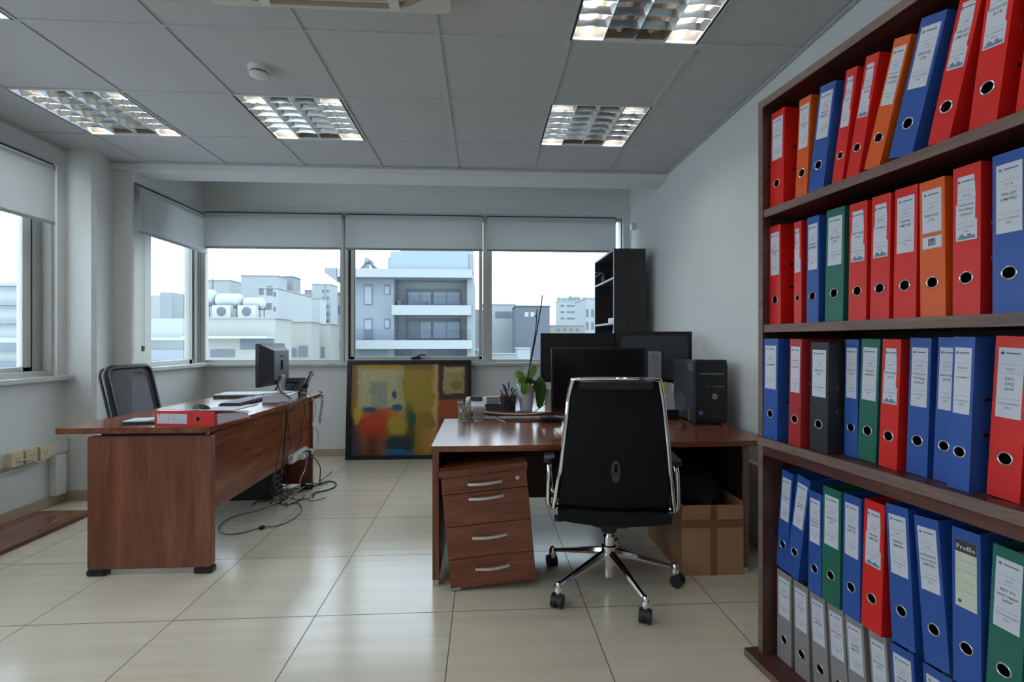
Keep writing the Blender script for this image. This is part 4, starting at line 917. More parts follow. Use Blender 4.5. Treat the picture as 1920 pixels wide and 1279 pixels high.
t = thing('paper_tube', 'cream cylindrical container beside the black monitor on the raised desk', 'container', (.435, 3.20, .70)); obj('tube_body', lathe(B(), [(.030, 0), (.033, .135)], 24), mat('cream_card', srgb(186, 180, 164), .6, var=.2, vscale=60), t, smooth=True); obj('tube_rim', lathe(B(), [(.034, .135), (.034, .142)], 24), plast_w, t)
t = thing('docking_hub', 'low black box with cables in front of the monitor, left of the chair', 'device', (.41, 2.96, Z2), .1)
obj('hub_body', box(B(), -.06, .06, -.045, .045, 0, .022), plast_b, t, bevel=.003); obj('hub_top', box(B(), -.055, .055, -.04, .04, .024, .034), plast_g, t, bevel=.002)
cable('pale grey cable running along the edge of the raised desk past the plant pot', [(-.02, 3.11, .71), (.05, 3.095, .70), (.16, 3.09, .692), (.28, 3.09, .690), (.38, 3.09, .70), (.46, 3.07, .715)], .005, cable_w)
cable('thin pale cable curling down from the raised desk onto the centre desk', [(-.03, 3.105, .705), (.01, 3.09, .685), (.08, 3.08, .668), (.10, 3.04, .664), (.13, 2.97, .664)], .0028, cable_w)
cable('thin black cable sagging across the centre desk towards the monitor', [(.06, 3.09, .69), (.12, 3.05, .664), (.20, 2.98, .6635), (.28, 2.96, .6635), (.36, 3.0, .664), (.40, 3.0, .672)], .003, cable_b)
cable('black cable rising beside the plant leaf to the cream container', [(.33, 3.10, .705), (.37, 3.12, .73), (.41, 3.14, .76)], .003, cable_b)
# behind the chair, left of the tower
t = thing('sticky_note_stack', 'yellow sticky note on loose papers between the monitor and the tower', 'papers', (1.17, 3.02, Z2), .2)
obj('paper', box(B(), -.05, .05, -.002, .002, .06, .23), paper_m, t, rot=(-.2, 0, 0)); obj('sticky_note', box(B(), -.045, .01, -.006, -.003, .17, .235), mat('yellow_note', srgb(214, 208, 120), .7), t, rot=(-.2, 0, 0)); obj('paper_holder', box(B(), -.055, .055, -.02, .06, 0, .06), plast_b, t, bevel=.003)
cable('grey cable looping between the tower and the desk', [(1.21, 2.95, .83), (1.235, 2.90, .78), (1.23, 2.86, .72), (1.20, 2.80, .68), (1.17, 2.76, .664)], .003, cable_g)
cable('thin black cable arching on the side of the computer tower', [(1.215, 3.05, .84), (1.225, 2.97, .86), (1.232, 2.93, .83), (1.235, 2.91, .76), (1.222, 2.95, .69), (1.20, 2.92, .665)], .002, cable_b)
t = thing('computer_mouse', 'dark red brown mouse half hidden behind the chair on the right desk', 'mouse', (1.13, 2.74, Z2), 1.2)
bm = B(); bmesh.ops.create_uvsphere(bm, u_segments=16, v_segments=10, radius=1)
for v in bm.verts: v.co = Vector((v.co.x*.05, v.co.y*.03, max(0, v.co.z)*.032))
obj('shell', bm, mat('dark_red_plastic', srgb(60, 22, 20), .35), t, smooth=True)

# ------------------------------------------------------------------ dark bookcase near the window
bk = thing('bookcase', 'tall dark wenge bookcase with white edged shelves in the far right corner', 'bookcase', (1.285, 4.6, 0))
wx0, wx1, wy0, wy1 = -.142, .142, -.37, .37
edge_white = mat('pale_edge_band', srgb(176, 178, 182), .5)
obj('side_panel', box(B(), wx0+.002, wx1, wy0, wy0+.018, 0, 1.965), dark_w, bk); obj('side_panel', box(B(), wx0+.002, wx1, wy1-.018, wy1, 0, 1.965), dark_w, bk)
obj('back_panel', box(B(), wx1-.006, wx1, wy0+.018, wy1-.018, 0, 1.965), dark_w, bk)
for z in (.05, .45, .95, 1.30, 1.70, 1.947):
    s = obj('shelf', box(B(), wx0+.004, wx1-.006, wy0+.018, wy1-.018, z, z+.018), dark_w, bk)
    obj('edge_band', box(B(), wx0+.002, wx0+.004, wy0+.018, wy1-.018, z, z+.018), edge_white, s)
bm = B(); box(bm, wx0, wx0+.002, wy0, wy0+.018, 0, 1.965); box(bm, wx0, wx0+.002, wy1-.018, wy1, 0, 1.965); obj('edge_band', bm, edge_white, bk)
for k, (m_, h_, nm) in enumerate(((paper_m, .27, 'white'), (BC['blue'], .29, 'blue'), (paper_m, .26, 'white'), (BC['blue'], .30, 'blue'), (BC['blue'], .28, 'blue'))):
    b_ = thing('book', '%s file standing on a shelf of the dark bookcase, number %s from the near side' % (nm, ('one', 'two', 'three', 'four', 'five')[k]), 'book', (1.20, 4.275+k*.05, .969), 0, 'files in the dark bookcase')
    obj('cover', box(B(), 0, .19, -.022, .022, 0, h_), m_, b_, bevel=.002); obj('pages', box(B(), .0, .188, -.018, .018, h_, h_+.001), paper_m, b_)
tag(obj('paper_stack', box(B(), -.09, .09, -.13, .13, 0, .045), paper_m, loc=(1.26, 4.40, 1.319)), 'stack of papers on the lower open shelf of the dark bookcase', 'papers')
ip = thing('trailing_plant', 'small trailing plant at the front edge of a bookcase shelf', 'plant', (1.165, 4.62, 1.7185)); obj('pot', lathe(B(), [(.03, 0), (.035, .05)], 16), plast_b, ip)
leaf([(0, 0, .05), (-.04, -.02, .08), (-.09, -.03, .05), (-.12, -.03, .02)], (.02, Vv((0, 1, 0))), leaf_d, ip); leaf([(0, 0, .05), (-.02, .04, .09), (-.06, .07, .10), (-.09, .08, .08)], (.02, Vv((0, 1, 0))), leaf_d, ip)

# ------------------------------------------------------------------ the tall binder bookcase on the right
PHI = math.atan(.1137); OX, OY = 1.0, 1.725
tdir = Vector((math.sin(PHI), -math.cos(PHI), 0)); ndir = Vector((math.cos(PHI), math.sin(PHI), 0))
sh = thing('binder_bookcase', 'large open walnut bookcase filled with coloured binders along the right wall', 'bookcase', (OX, OY, 0), PHI)
LEN, DEP = 1.22, .36                                       # local: x inwards, y = -s along the front
ZS = {'1': 1.622, '2': 1.211, '3': .808, '0': .028}
obj('side_panel', box(B(), 0, DEP, -.024, 0, .028, .778), shelf_z, sh, bevel=.001); obj('side_panel', box(B(), 0, DEP, -.024, 0, .808, 1.99), shelf_z, sh, bevel=.001)
obj('side_panel', box(B(), 0, DEP, -LEN, -LEN+.024, .028, .778), shelf_z, sh, bevel=.001); obj('side_panel', box(B(), 0, DEP, -LEN, -LEN+.024, .808, 1.99), shelf_z, sh, bevel=.001)
obj('top_board', box(B(), 0, DEP, -LEN, 0, 1.990, 2.018), shelf_w, sh, bevel=.001)
obj('base_board', box(B(), -.042, DEP, -LEN-.02, .022, 0, .028), shelf_w, sh, bevel=.001)
obj('middle_board', box(B(), -.004, DEP, -LEN, .004, .778, .808), shelf_w, sh, bevel=.001)
for z in (1.594, 1.183): obj('shelf', box(B(), .004, DEP-.006, -LEN+.024, -.024, z, z+.028), shelf_w, sh, bevel=.001)
obj('back_panel', box(B(), DEP, DEP+.006, -LEN, 0, .0, 2.018), mat('bookcase_back', srgb(40, 24, 22), .6), sh)
bm = B()
for z0_, z1_, ins in ((1.9905, 2.0175, 0), (1.5945, 1.6215, .004), (1.1835, 1.2105, .004), (.7785, .8075, -.004)): box(bm, ins-.0012, ins, -LEN+(.0 if ins <= 0 else .024), 0 if ins <= 0 else -.024, z0_, z1_)
box(bm, -.0012, 0, -.0235, -.0005, .029, .777); box(bm, -.0012, 0, -.0235, -.0005, .809, 1.99); box(bm, -.0432, -.042, -LEN-.02, .022, .001, .027)
obj('edge_band', bm, edge_s, sh)
obj('lower_edge', box(B(), .0, .03, -LEN+.024, -.024, .745, .778), shelf_w, sh)

LABELTXT = {'h': ['2017', 'HINVES', 'LIMITED'], 'i': ['2017', 'INTRALEX', 'HOLDINGS', 'LIMITED'], 'k': ['2017', 'KEY TO', 'DEVELOPMENT', 'LAW'], 'v': ['2018', 'VALLEY', 'LIMITED'],
            't': ['2016', 'Technomatic', 'Holdings', 'Limited'], 'u': ['2010', '2011', '2012', '2013'], 's': ['2015', 'SERVICES', 'LTD'], 'a': ['BANK', 'STATEMENTS'], 'g': ['VOL 1', 'INVOICES', '2014']}
binder_meshes = {}
def binder_parts(col, w, h, style):
    key = (col, w, h, style)
    if key in binder_meshes: return binder_meshes[key]
    d = .285; L = {}; M = Matrix(((0,0,-1,0),(-1,0,0,0),(0,1,0,0),(0,0,0,1)))      # (a right, b up, c out) -> (-c, -a, b)
    r = min(.0135, w*.27); hz = h*.25
    bm = B(); ring_plate(bm, [(0, 0), (w, 0), (w, h), (0, h)], (w/2, hz), r, .0026, M)
    box(bm, .0026, d, -.0026, 0, 0, h); box(bm, .0026, d, -w, -w+.0026, 0, h)
    L['cover'] = mesh('cover', bm, BC[col])
    L['paper_block'] = mesh('paper_block', box(B(), .05, d-.008, -w+.006, -.006, .006, h-.022), paper_m)
    L['finger_ring'] = mesh('finger_ring', ring(r, M@Matrix.Translation((w/2, hz, .0006))), steel, smooth=True)
    L['hole_shade'] = mesh('hole_shade', box(B(), .020, .022, -w+.004, -.004, hz-.03, hz+.03), dark_hole)  # near-black plate stands in for the shade inside the binder
    for key2, fz in (('ring_slot', .37), ('ring_slot.b', .60)):
        bm = B(); box(bm, .030, .062, -w-.001, -w, h*fz-.004, h*fz+.004); box(bm, .034, .060, -w-.0014, -w-.0009, h*fz-.0018, h*fz+.0018, mi=1)
        L[key2] = mesh('ring_slot', bm, [steel, dark_hole])
    m0 = .12*w; lw = w-2*m0; z0, z1 = h*.50, h*.93
    bm = B()
    if style[0] == 't': 
        pts = [(m0, z0), (w-m0, z0), (w-m0, z0+.3*(z1-z0)), (w-m0-.004, z0+.32*(z1-z0)), (w-m0-.003, z0+.7*(z1-z0)), (w-m0-.006, z1), (m0+.004, z1), (m0+.003, z0+.6*(z1-z0)), (m0, z0+.55*(z1-z0))]
    else: pts = [(m0, z0), (w-m0, z0), (w-m0, z1), (m0, z1)]
    prism(bm, pts, 0, .0009, M); L['label'] = mesh('label', bm, label_cream if style[1] == 'p' else label_m)
    bm = B(); lh = z1-z0; cx = w/2
    def bar(a0, a1, b0, b1, mi=0): prism(bm, [(a0, b0), (a1, b0), (a1, b1), (a0, b1)], .0009, .0011, M, mi)
    def tx(s, z, size, bold=False): text(bm, s, M@Matrix.Translation((cx, z, .00125)), size, lw*.82, bold=bold)
    st = style[1]
    if st == 'p':
        bar(m0, w-m0, z1-.028, z1, 2); text(bm, 'Profile', M@Matrix.Translation((cx, z1-.021, .0014)), .024, lw*.86, mi=3, bold=True)
        for f in (.70, .55, .40, .25): bar(m0+.003, w-m0-.003, z0+lh*f, z0+lh*f+.0005)
        bar(m0+.006, m0+.013, z0+.010, z0+.017)
    else:
        lathe(bm, [(.0032, 0), (.0032, .0003)], 12, M@Matrix.Translation((m0+lw*.16, z1-.012, .0009)), mi=1 if st != 'u' else 0); bar(m0+lw*.30, m0+lw*.86, z1-.0135, z1-.0105, 1)
        bar(m0+.003, w-m0-.003, z1-lh*.24, z1-lh*.24+.0004); bar(m0+.003, w-m0-.003, z1-lh*.36, z1-lh*.36+.0004); bar(m0+.003, w-m0-.003, z0+lh*.27, z0+lh*.27+.0004)
        words = LABELTXT[st]; tx(words[0], z1-lh*.32, .0075)
        for k, wd in enumerate(words[1:]): tx(wd, z1-lh*.46-k*.011, .0085, True)
        tx('ACCOUNTING', z0+lh*.19, .0062); tx('FILE', z0+lh*.13, .0062)
    if len(style) > 2 and style[2] == 'b':               # printed skyline at the foot of the label
        for k in range(9):
            hh = .004+.008*abs(math.sin(k*2.3)); bar(m0+.003+k*(lw-.006)/9, m0+.003+(k+.85)*(lw-.006)/9, z0+.003, z0+.003+hh, 1)
    if len(style) > 2 and style[2] == 'o':
        bar(m0, w-m0, z0+.030, z0+.038, 4)
        for k in range(12): bar(w*.35+k*w*.025, w*.35+k*w*.025+w*.012, z0+.006, z0+.024)
    L['label_print'] = mesh('label_print', bm, [ink_m, blueink, plast_g, plast_w, BC['orange']])
    binder_meshes[key] = L; return L
def binder(label, row, rec, s0, w, h, lean, col, style='nh', z=None, group=None):
    base = ZS[row] if z is None else z; al = math.radians(lean)
    p = Vector((OX, OY, 0))+tdir*s0+ndir*rec; zz = base+.0005+(w*math.sin(al) if al > 0 else 0)
    t = thing('lever_arch_binder', label, 'binder', (p.x, p.y, zz), rot=(al, 0, PHI), group=group)
    L = binder_parts(col, w, h, style)
    for k in ('cover', 'paper_block', 'finger_ring', 'hole_shade', 'ring_slot', 'ring_slot.b'): link(k.split('.')[0], L[k], t)
    lab = link('label', L['label'], t); link('label_print', L['label_print'], lab)
    return t
g1, g2, g3, g4, g5 = ('binders on the top shelf', 'binders on the second shelf', 'binders on the third shelf', 'binders stacked in the upper tier of the lowest compartment', 'binders in the bottom tier of the lowest compartment')
for a in [
 ('red binder standing at the left end of the top shelf, beside an orange one', '1', .025, .028, .066, .338, 1.3, 'red', 'na'),
 ('narrow orange binder on the top shelf, directly right of the red end binder', '1', .025, .150, .050, .322, 3.5, 'orange', 'ns'),
 ('blue binder leaning on the top shelf between orange and slim red ones', '1', .025, .207, .060, .320, 9.0, 'blue', 'nv'),
 ('slim red binder leaning against the blue one on the top shelf', '1', .025, .300, .038, .322, 9.6, 'red', 'ta'),
 ('red binder leaning left of the leaning orange one on the top shelf, torn label', '1', .025, .352, .042, .325, 12.0, 'red', 'tgb'),
 ('orange binder leaning strongly in the middle of the top shelf', '1', .025, .412, .047, .325, 16.4, 'orange', 'nt'),
 ('wide blue binder leaning in the middle of the top shelf, glossy label', '1', .025, .487, .064, .328, 15.6, 'blue', 'ns'),
 ('red binder leaning against the wide blue one on the top shelf', '1', .025, .590, .050, .328, 13.6, 'red', 'tvb'),
 ('red binder with a large hole near the right end of the top shelf', '1', .025, .682, .055, .335, 7.5, 'red', 'tgb'),
 ('red binder cut by the right edge of the picture on the top shelf', '1', .025, .772, .055, .335, 7.0, 'red', 'ns')]: binder(*a, group=g1)
for a in [
 ('red binder at the left end of the second shelf with metal slots on its side', '2', .025, .026, .056, .349, 0, 'red', 'ns'),
 ('very thin red binder on the second shelf, beside a blue one', '2', .025, .145, .033, .338, 0, 'red', 'ta'),
 ('dark blue binder with a shiny label on the second shelf, left of the green one', '2', .025, .200, .048, .338, .6, 'blue', 'nv'),
 ('green binder on the second shelf with a plain cream label', '2', .025, .274, .066, .340, 1.3, 'green', 'ns'),
 ('red binder on the second shelf directly right of the green one', '2', .025, .360, .058, .336, .8, 'red', 'tgb'),
 ('red binder on the second shelf, middle of three alike between green and orange', '2', .025, .431, .056, .336, 1.1, 'red', 'tab'),
 ('red binder on the second shelf directly left of the orange one, clean label', '2', .025, .500, .060, .336, .9, 'red', 'nh'),
 ('orange binder on the second shelf with a barcode label', '2', .025, .572, .060, .334, -.4, 'orange', 'nso'),
 ('red binder right of the orange one on the second shelf, city picture on its label', '2', .025, .648, .058, .342, .2, 'red', 'ttb'),
 ('blue binder at the right end of the second shelf, cut by the picture edge', '2', .025, .730, .062, .342, 0, 'blue', 'nv')]: binder(*a, group=g2)
for a in [
 ('bright blue binder at the left end of the third shelf', '3', .0, .026, .070, .352, .7, 'blue', 'na'),
 ('worn dark red binder with a chipped edge on the third shelf', '3', .0, .150, .052, .350, 1.2, 'maroon', 'na'),
 ('black binder on the third shelf', '3', .01, .230, .070, .340, .9, 'black', 'ns'),
 ('dark blue binder set back on the third shelf, left of the green one', '3', .055, .314, .046, .348, .8, 'blue', 'ng'),
 ('green binder on the third shelf', '3', .050, .366, .058, .349, 2.4, 'green', 'nv'),
 ('red binder on the third shelf, right of the green one, torn label', '3', .038, .445, .052, .348, 2.2, 'red', 'tgb'),
 ('blue binder on the third shelf, right of the red one with torn label', '3', .050, .513, .054, .351, 1.9, 'blue', 'nt'),
 ('blue binder partly hidden behind a protruding blue one on the third shelf', '3', .050, .582, .046, .352, 2.2, 'blue', 'ng'),
 ('blue binder with a bubbly label pocket protruding from the third shelf', '3', .018, .642, .046, .353, 2.2, 'blue', 'na'),
 ('large red binder at the right end of the third shelf with years on its label', '3', .042, .706, .062, .353, 3.1, 'red', 'nu')]: binder(*a, group=g3)
for a in [
 ('grey binder at the left end of the bottom tier, against the side panel', '0', .045, .040, .068, .312, 0, 'grey', 'na'),
 ('second grey binder from the side panel in the bottom tier', '0', .045, .126, .064, .310, -1.5, 'grey', 'ns'),
 ('third grey binder from the side panel in the bottom tier, slightly leaning', '0', .045, .208, .062, .310, -3.4, 'grey', 'nv'),
 ('fourth grey binder from the side panel in the bottom tier', '0', .045, .284, .060, .310, -4.2, 'grey', 'ng'),
 ('fifth grey binder in the bottom tier, with a long label', '0', .045, .350, .062, .310, -4.4, 'grey', 'nh'),
 ('last grey binder of the bottom tier, next to the blue ones', '0', .045, .430, .054, .310, -4.4, 'grey', 'ns'),
 ('blue binder in the bottom tier next to the grey ones, below the red binder', '0', .045, .492, .064, .312, -3.6, 'blue', 'nh'),
 ('blue binder in the bottom tier at the bottom edge of the picture', '0', .045, .572, .070, .314, -2.0, 'blue', 'ns'),
 ('blue binder hidden low in the bottom tier under the green one', '0', .045, .660, .066, .314, 0, 'blue', 'ns'),
 ('blue binder at the near end of the bottom tier, below the frame', '0', .045, .740, .066, .314, 0, 'blue', 'na')]: binder(*a, group=g5)
ZU = .345
for a in [
 ('narrow blue binder stacked at the far left above the grey ones, half covered', '4', .050, .028, .052, .350, 5.0, 'blue', 'ns'),
 ('blue binder leaning to the right above the first grey ones', '4', .040, .088, .056, .355, 9.0, 'blue', 'nv'),
 ('short bright blue binder beside the green one above the grey binders', '4', .030, .201, .052, .325, .6, 'blue', 'nt'),
 ('dark green binder above the grey ones, between two blue binders', '4', .030, .256, .068, .356, 1.0, 'green', 'ns'),
 ('blue binder in the upper tier directly left of the red one', '4', .030, .334, .059, .357, .7, 'blue', 'nh'),
 ('red binder in the upper tier of the lowest compartment with a torn label', '4', .030, .398, .062, .362, 1.8, 'red', 'thb'),
 ('blue binder in the upper tier directly right of the red one', '4', .030, .492, .062, .360, -3.0, 'blue', 'nh'),
 ('blue binder leaning left in the upper tier, with a limited company label', '4', .030, .578, .060, .356, -4.4, 'blue', 'ni'),
 ('blue binder in the upper tier with a cream label reading Profile', '4', .030, .645, .060, .360, -.4, 'blue', 'np'),
 ('large green binder at the right edge of the upper tier', '4', .030, .712, .064, .352, 2.6, 'green', 'nk'),
 ('dark green binder mostly outside the right edge of the upper tier', '4', .030, .800, .062, .345, 2.0, 'green', 'ns')]:
    s0_ = a[3]; zz_ = ZU+(.012 if s0_ > .45 else 0)
    binder(*a, z=zz_, group=g4)

# ------------------------------------------------------------------ the city outside
def haze_mat(n, r, g, b, rough=.9, k=.44): return mat(n, tuple((c*.72+.17)*k for c in srgb(r, g, b)[:3])+(1,), rough, spec=.1)  # distance haze is put into the colour by mixing it towards pale grey
c_white, c_pale, c_grey, c_blue, c_dark = haze_mat('facade_white', 226, 234, 236, k=.50), haze_mat('facade_pale', 210, 220, 224, k=.47), haze_mat('facade_grey', 184, 194, 202), haze_mat('facade_blue', 176, 192, 208), haze_mat('facade_window', 126, 142, 156)
c_cream, c_shade, c_slate, c_brown, c_glassf = haze_mat('facade_cream', 212, 216, 206, k=.46), haze_mat('facade_shade', 150, 168, 186), haze_mat('facade_slate', 108, 124, 142), haze_mat('facade_brown', 158, 156, 158), haze_mat('facade_glass', 190, 214, 232, .3)
c_green = mat('far_foliage', srgb(120, 140, 128), .9, var=.2, vscale=2)
def px(u, D): return at(u, 600, y=D).x
def pz(v, D, u=900): return at(u, v, y=D).z
def build(label, D, depth, u0, u1, v0, m, wins=(), v1=None, name='building', extra=None, wm=None, group=None):
    x0, x1, z1 = px(u0, D), px(u1, D), pz(v0, D, (u0+u1)/2); zb = -16 if v1 is None else pz(v1, D)
    t = thing(name, label, 'building', ((x0+x1)/2, D, zb), 0, group); cx = (x0+x1)/2
    obj('wall', box(B(), x0-cx, x1-cx, 0, depth, 0, z1-zb), m, t)
    obj('roof_parapet', box(B(), x0-cx-.1, x1-cx+.1, -.1, depth+.1, z1-zb, z1-zb+D*.0016), m, t)
    for (a, b, c, d) in wins:
        bm = B(); box(bm, px(a, D)-cx, px(b, D)-cx, -.04, .0, pz(d, D)-zb, pz(c, D)-zb); obj('window', bm, wm or c_dark, t)
    if extra: extra(t, D, cx, zb)
    return t
ground = struct('ground', box(B(), -260, 200, 5.6, 320, -17, -16), haze_mat('street', 170, 176, 178)); 
# modern grey apartment house opposite
D0 = 36.0
def modern():
    X = lambda u: px(u, D0); Z = lambda v: pz(v, D0, 770); x0 = X(655); t = thing('apartment_building', 'modern grey blue apartment house with balconies seen through the middle pane', 'building', (0, D0, -16)); zb = -16
    def b(name, u0, u1, v0, v1, y0, y1, m, bev=0): return obj(name, box(B(), X(u0), X(u1), y0, y1, Z(v1)-zb, Z(v0)-zb), m, t)
    b('wall', 661, 739, 508, 1000, 0, 11, c_blue); b('wall', 739, 887, 508, 1000, 1.6, 11, c_grey)
    b('wall', 876, 887, 523, 1000, -.3, 1.6, c_grey)
    b('roof_slab', 640, 886, 508.5, 524, -1.2, 11, c_pale)
    bm = B(); xs, xe = X(618.8), X(641); prism(bm, [(xs, Z(508.5)-zb), (xs, Z(517)-zb), (xe, Z(533)-zb), (xe, Z(508.5)-zb)], 0, 12, Matrix.Translation((0, 10.8, 0))@XZ); obj('roof_overhang', bm, c_grey, t)
    b('balcony_slab', 739, 884, 574, 592, -1.0, 1.6, c_pale); b('balcony_slab', 661, 886, 638, 654, -1.2, 1.6, c_pale); b('balcony_slab', 661, 886, 688, 700, -1.2, 1.6, c_pale)
    for (u0, u1, v0, v1) in ((683, 698.5, 534, 572), (721, 731.5, 534, 553), (683, 698.5, 597, 636), (721, 731.5, 597, 616)):
        f = b('window', u0, u1, v0, v1, -.06, 0, c_dark); obj('pane', box(B(), X(u0+1.5), X(u1-1.5), -.09, -.06, Z(v1-(1.5 if v0 != 597 or u0 > 700 else 18))-zb, Z(v0+4)-zb), c_glassf, f)
    for (u0, u1, v0, v1) in ((755, 862, 538, 573), (755, 862, 596, 636)):
        f = b('window', u0, u1, v0, v1, 1.5, 1.6, c_dark)
        for a_, b_ in ((760, 782.5), (783.5, 804), (809, 834), (835, 860)): obj('pane', box(B(), X(a_), X(b_), 1.45, 1.5, Z(v1-2)-zb, Z(v0+6)-zb), c_glassf if v0 < 560 or a_ != 760 else c_shade, f)
    obj('balcony_glass', box(B(), X(741), X(874), -.98, -.94, Z(574)-zb, Z(556)-zb), clear_m, t); obj('balcony_glass', box(B(), X(663), X(884), -1.18, -1.14, Z(638)-zb, Z(618)-zb), clear_m, t)
    for u0, u1 in ((676, 728), (747, 765), (800, 858)): b('window', u0, u1, 657, 680, -.06 if u0 < 739 else 1.5, 0 if u0 < 739 else 1.6, c_shade)
    b('penthouse', 737, 884, 440, 509, 3, 10, c_pale); b('penthouse_glass', 735, 878, 475, 509, -.6, -.5, c_glassf); b('parapet_post', 730.5, 735, 485, 509, -.6, 0, c_grey); b('penthouse_side', 877, 887, 478, 509, -.5, 3, c_grey)
    b('roof_planter', 750, 764, 497, 509, 1.0, 2.0, c_slate); b('roof_planter', 822, 852, 504, 509, 1.0, 2.0, c_shade); b('chimney', 669.5, 675, 480, 509, 2, 3, c_pale)
    for u0, u1, v0 in ((775, 800, 565), (815, 830, 569), (834, 846, 569), (850, 864, 567), (744, 752, 563)): b('balcony_furniture', u0, u1, v0, 574, .2, .8, c_slate)
modern()
t = thing('solar_water_heater', 'solar water heater frame on the roof of the grey apartment house', 'solar heater', (0, D0+.8, pz(508.5, D0, 770)))
bm = B(); zz_ = pz(508.5, D0, 770)
for u0, v0, u1, v1 in ((667, 508, 685, 488), (706, 508, 686, 488), (672, 508, 686, 489), (698, 508, 686, 489)): cyl(bm, (px(u0, D0), 0, pz(v0, D0)-zz_+.03), (px(u1, D0), 0, pz(v1, D0)-zz_+.03), .06, n=6)
obj('stand', bm, c_shade, t); obj('tank', cyl(B(), (px(685.5, D0), -.5, pz(488, D0)-zz_), (px(685.5, D0), 1.0, pz(488, D0)-zz_), .17, n=16), c_grey, t)
bm = B(); cyl(bm, (px(688, D0), .2, pz(491, D0)-zz_), (px(705, D0), .2, pz(508, D0)-zz_+.05), .12, n=6); obj('collector', bm, c_blue, t)
# near roof with tanks
D1 = 24.0
build('low cream building with a flat roof carrying white water tanks, through the left pane', D1, 2.0, 362, 516, 597, c_cream, wins=((451, 514, 635, 655), (395, 440, 655, 669)),
      extra=lambda t, D, cx, zb: obj('awning', box(B(), px(362, D)-cx, px(515, D)-cx, -.9, 0, pz(635, D)-zb, pz(631, D)-zb), c_white, t))
build('low cream building with a curved side behind the desk monitor, through the left pane', 30.5, 1.6, 541, 583, 604, c_cream, wins=((545, 556, 652, 668), (560, 577, 648, 668)))
build('low pale building with arched doorways right in the left pane', 33, 2, 586, 619.5, 608, c_cream, wins=((588, 595, 652, 670), (603, 609, 650, 670)))
zr = pz(597, D1, 450)+.04
for k, (u0, u1, vc, r, lab) in enumerate(((360, 404, 558, .40, 'white water tank partly cut by the window post, left of the others'), (408, 454, 564, .36, 'middle white cylindrical water tank on the near roof'), (459, 495, 569, .30, 'right white cylindrical water tank on the near roof'))):
    y = 1.25; Dd = D1+y; t = thing('water_tank', lab, 'water tank', (px((u0+u1)/2, Dd), Dd, zr), 0, 'water tanks on the near roof')
    L_ = (px(u1, Dd)-px(u0, Dd))/2; zc = pz(vc, Dd, (u0+u1)/2)-zr
    bm = B(); lathe(bm, [(.01, -L_-.06), (r*.6, -L_-.03), (r*.95, -L_+.06), (r, -L_+.12), (r, L_-.12), (r*.95, L_-.06), (r*.6, L_+.03), (.01, L_+.06)], 24, Matrix.Translation((0, 0, zc))@Matrix.Rotation(math.pi/2, 4, 'Y')); obj('tank_shell', bm, c_white, t, smooth=True)
    bm = B()
    for sx2 in (-1, 1):
        for sy2 in (-1, 1): cyl(bm, (sx2*L_*.8, sy2*r*.8, 0), (sx2*L_*.8, sy2*r*.8, zc), .025, n=6)
    for sy2 in (-1, 1): cyl(bm, (-L_, sy2*r*.8, zc*.62), (L_, sy2*r*.8, zc*.62), .025, n=6)
    obj('tank_stand', bm, c_slate, t)
    if k:
        f = thing('outdoor_air_unit', ('left' if k == 1 else 'right')+' air conditioning fan unit under a water tank on the near roof', 'air conditioner', (px((418, 465)[k-1], D1+.6), D1+.6, zr))
        obj('unit_case', box(B(), -.42, .42, -.15, .15, 0, .62), c_white, f); obj('fan_grille', lathe(B(), [(.22, 0), (.22, .02), (.14, .03), (.13, .02)], 24, Matrix.Translation((0, -.15, .32))@XZ), c_slate, f)
# middle distance
W3 = lambda us, vs, w=3, h=4: [(u, u+w, v, v+h) for u in us for v in vs]
build('pale flat roofed block at the left of the left pane, far behind the tanks', 75, 4, 360, 432, 526, c_pale, wins=((398, 400, 526, 548),))
build('white apartment block with a stepped roof behind the water tanks', 66, 3, 452, 521, 517.5, c_pale)
build('dark grey roof block right of the stepped apartment block', 70.5, 3, 519, 549, 519, c_grey)
build('white slanting apartment block in the middle of the left pane, with small windows', 55, 10.5, 484, 522, 541, c_white, wins=W3((513,), (550, 577), 4, 8)+[(486, 494, 543, 555), (500, 511, 539, 556), (495, 509, 570, 582)])
build('white apartment row running away behind the low cream roof', 79, 3, 560, 600, 560, c_white, wins=W3((563, 572, 580), (566, 578, 590), 4, 6))
build('beige block between the white row and the tall tower, left pane', 95, 3, 571, 597, 545, c_grey, wins=W3((574, 592), (549, 554), 2, 2))
build('narrow tall pale tower with stacked small windows, right in the left pane', 84, 4, 585, 620, 533.5, c_pale, wins=W3((604, 612.5), (545, 558, 573, 587, 600), 4, 5)+[(609.2, 610, 534, 606)])
build('pale block with balconies behind the roof overhang, left of the window post', 89.5, 3, 624, 652, 549, c_pale, wins=[(626, 645, 552, 556), (626, 645, 574, 590), (622, 650, 638, 652)])
build('brownish narrow tower right of the grey apartment house', 99, 5, 886, 906, 582, c_brown, wins=W3((888, 895), (588, 600, 612, 624, 634), 3, 4))
build('white block with a wide dark window, left in the right pane', 62, 8, 906, 966, 571.5, c_pale, wins=[(928.5, 957, 584, 596.5), (959, 966, 584, 596.5)])
build('slate grey block with two white windows, centre of the right pane', 55, 6, 967, 1031, 574.5, c_slate, wins=[(983.5, 991, 585, 594), (994.5, 1002, 585, 594)], wm=c_white)
build('distant white apartment block with rows of balconies and roof plants, beside the bookcase', 110, 5, 1048, 1097, 564, c_pale, wins=W3((1051, 1063, 1071, 1084), (571, 583, 595), 7, 3.5))
build('pale block with tall windows just left of the dark bookcase', 80, 10, 1099, 1150, 560, c_pale, wins=W3((1098.5, 1108.5), (579, 603), 5, 15))
build('old low pinkish building below the distant white block', 70, 8, 1033, 1096, 611, haze_mat('facade_pink', 190, 188, 184), wins=W3((1044, 1056, 1068, 1080), (616,), 6, 5))
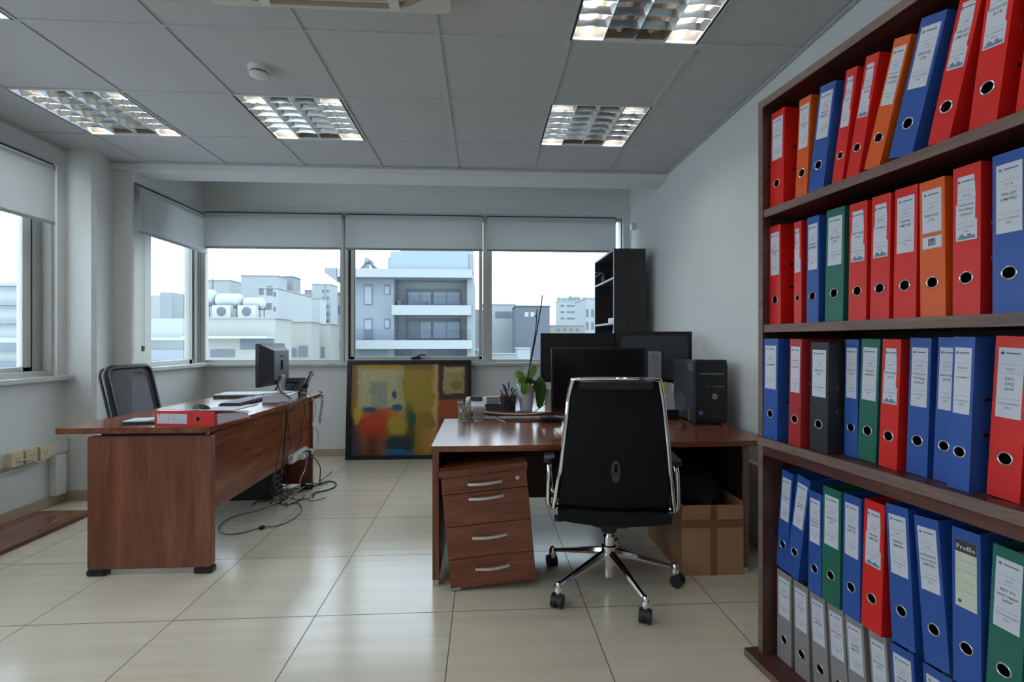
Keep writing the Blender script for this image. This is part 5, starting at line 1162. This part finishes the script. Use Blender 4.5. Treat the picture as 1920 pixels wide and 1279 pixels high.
build('white low shed in front of the slate grey block', 50.5, 3, 970, 994, 654, c_white)
build('pale low terrace at the bottom of the right pane', 49, 0.9, 900, 966, 664, c_pale)
for k, (u, v, D, r, lab) in enumerate(((1071, 562.5, 112, 1.0, 'green roof plants on the distant white block, left clump'), (1090, 562.5, 112, .8, 'green roof plants on the distant white block, right clump'), (1053, 563, 112, .7, 'small roof plants at the left end of the distant white block'), (896, 662, 48, .5, 'small tree right of the grey apartment house'))):
    bm = B()
    for q in range(7):
        bb = bmesh.ops.create_icosphere(bm, subdivisions=2, radius=r*random.uniform(.3, .6), matrix=Matrix.Translation((random.uniform(-r, r)*1.3, random.uniform(-.3, .3), random.uniform(0, r*.6))))
    for vv in bm.verts: vv.co += Vector((random.uniform(-1, 1), random.uniform(-1, 1), random.uniform(-1, 1)))*r*.08
    p = at(u, v, y=D); tag(obj('far_plant', bm, c_green, loc=p), lab, 'plant')
tag(obj('antenna_mast', cyl(B(), (px(993, 57), 57, pz(576, 57, 993)), (px(993, 57), 57, pz(520, 57, 993)), .04, n=6), c_shade), 'thin antenna mast rising above the slate grey block', 'antenna')
# left side city (through the side windows)
def lbuild(label, D, depth, u0, u1, v0, m, bands=(), group=None):
    x0, x1, z1 = px(u0, D), px(u1, D), pz(v0, D, (u0+u1)/2)
    t = thing('building', label, 'building', ((x0+x1)/2, D, -16)); cx = (x0+x1)/2
    obj('wall', box(B(), x0-cx, x1-cx, 0, depth, 0, z1+16), m, t)
    for a, b, mm in bands: obj('facade_band', box(B(), x0-cx, x1-cx, -.5, 0, pz(b, D)+16, pz(a, D)+16), mm, t)
    return t
lbuild('large white building with horizontal floor bands, seen through the left wall window', 30, 8, -700, 48, 527, c_white, ((540, 543, c_pale), (571, 577, c_grey), (604, 609, c_grey), (634, 642, c_white), (642, 655, c_shade), (676, 686, c_shade)))
lbuild('pale building with a long white ledge, seen through the narrow bay window', 26.5, 6, 120, 361, 597, c_pale, ((633, 638, c_white), (655, 690, c_blue)))
lbuild('low hazy block on the skyline of the narrow bay window', 90, 20, 150, 352, 553, c_pale, ())
lbuild('hazy rooftop house above the skyline of the narrow bay window', 82, 5, 300, 322, 548, c_grey, ())
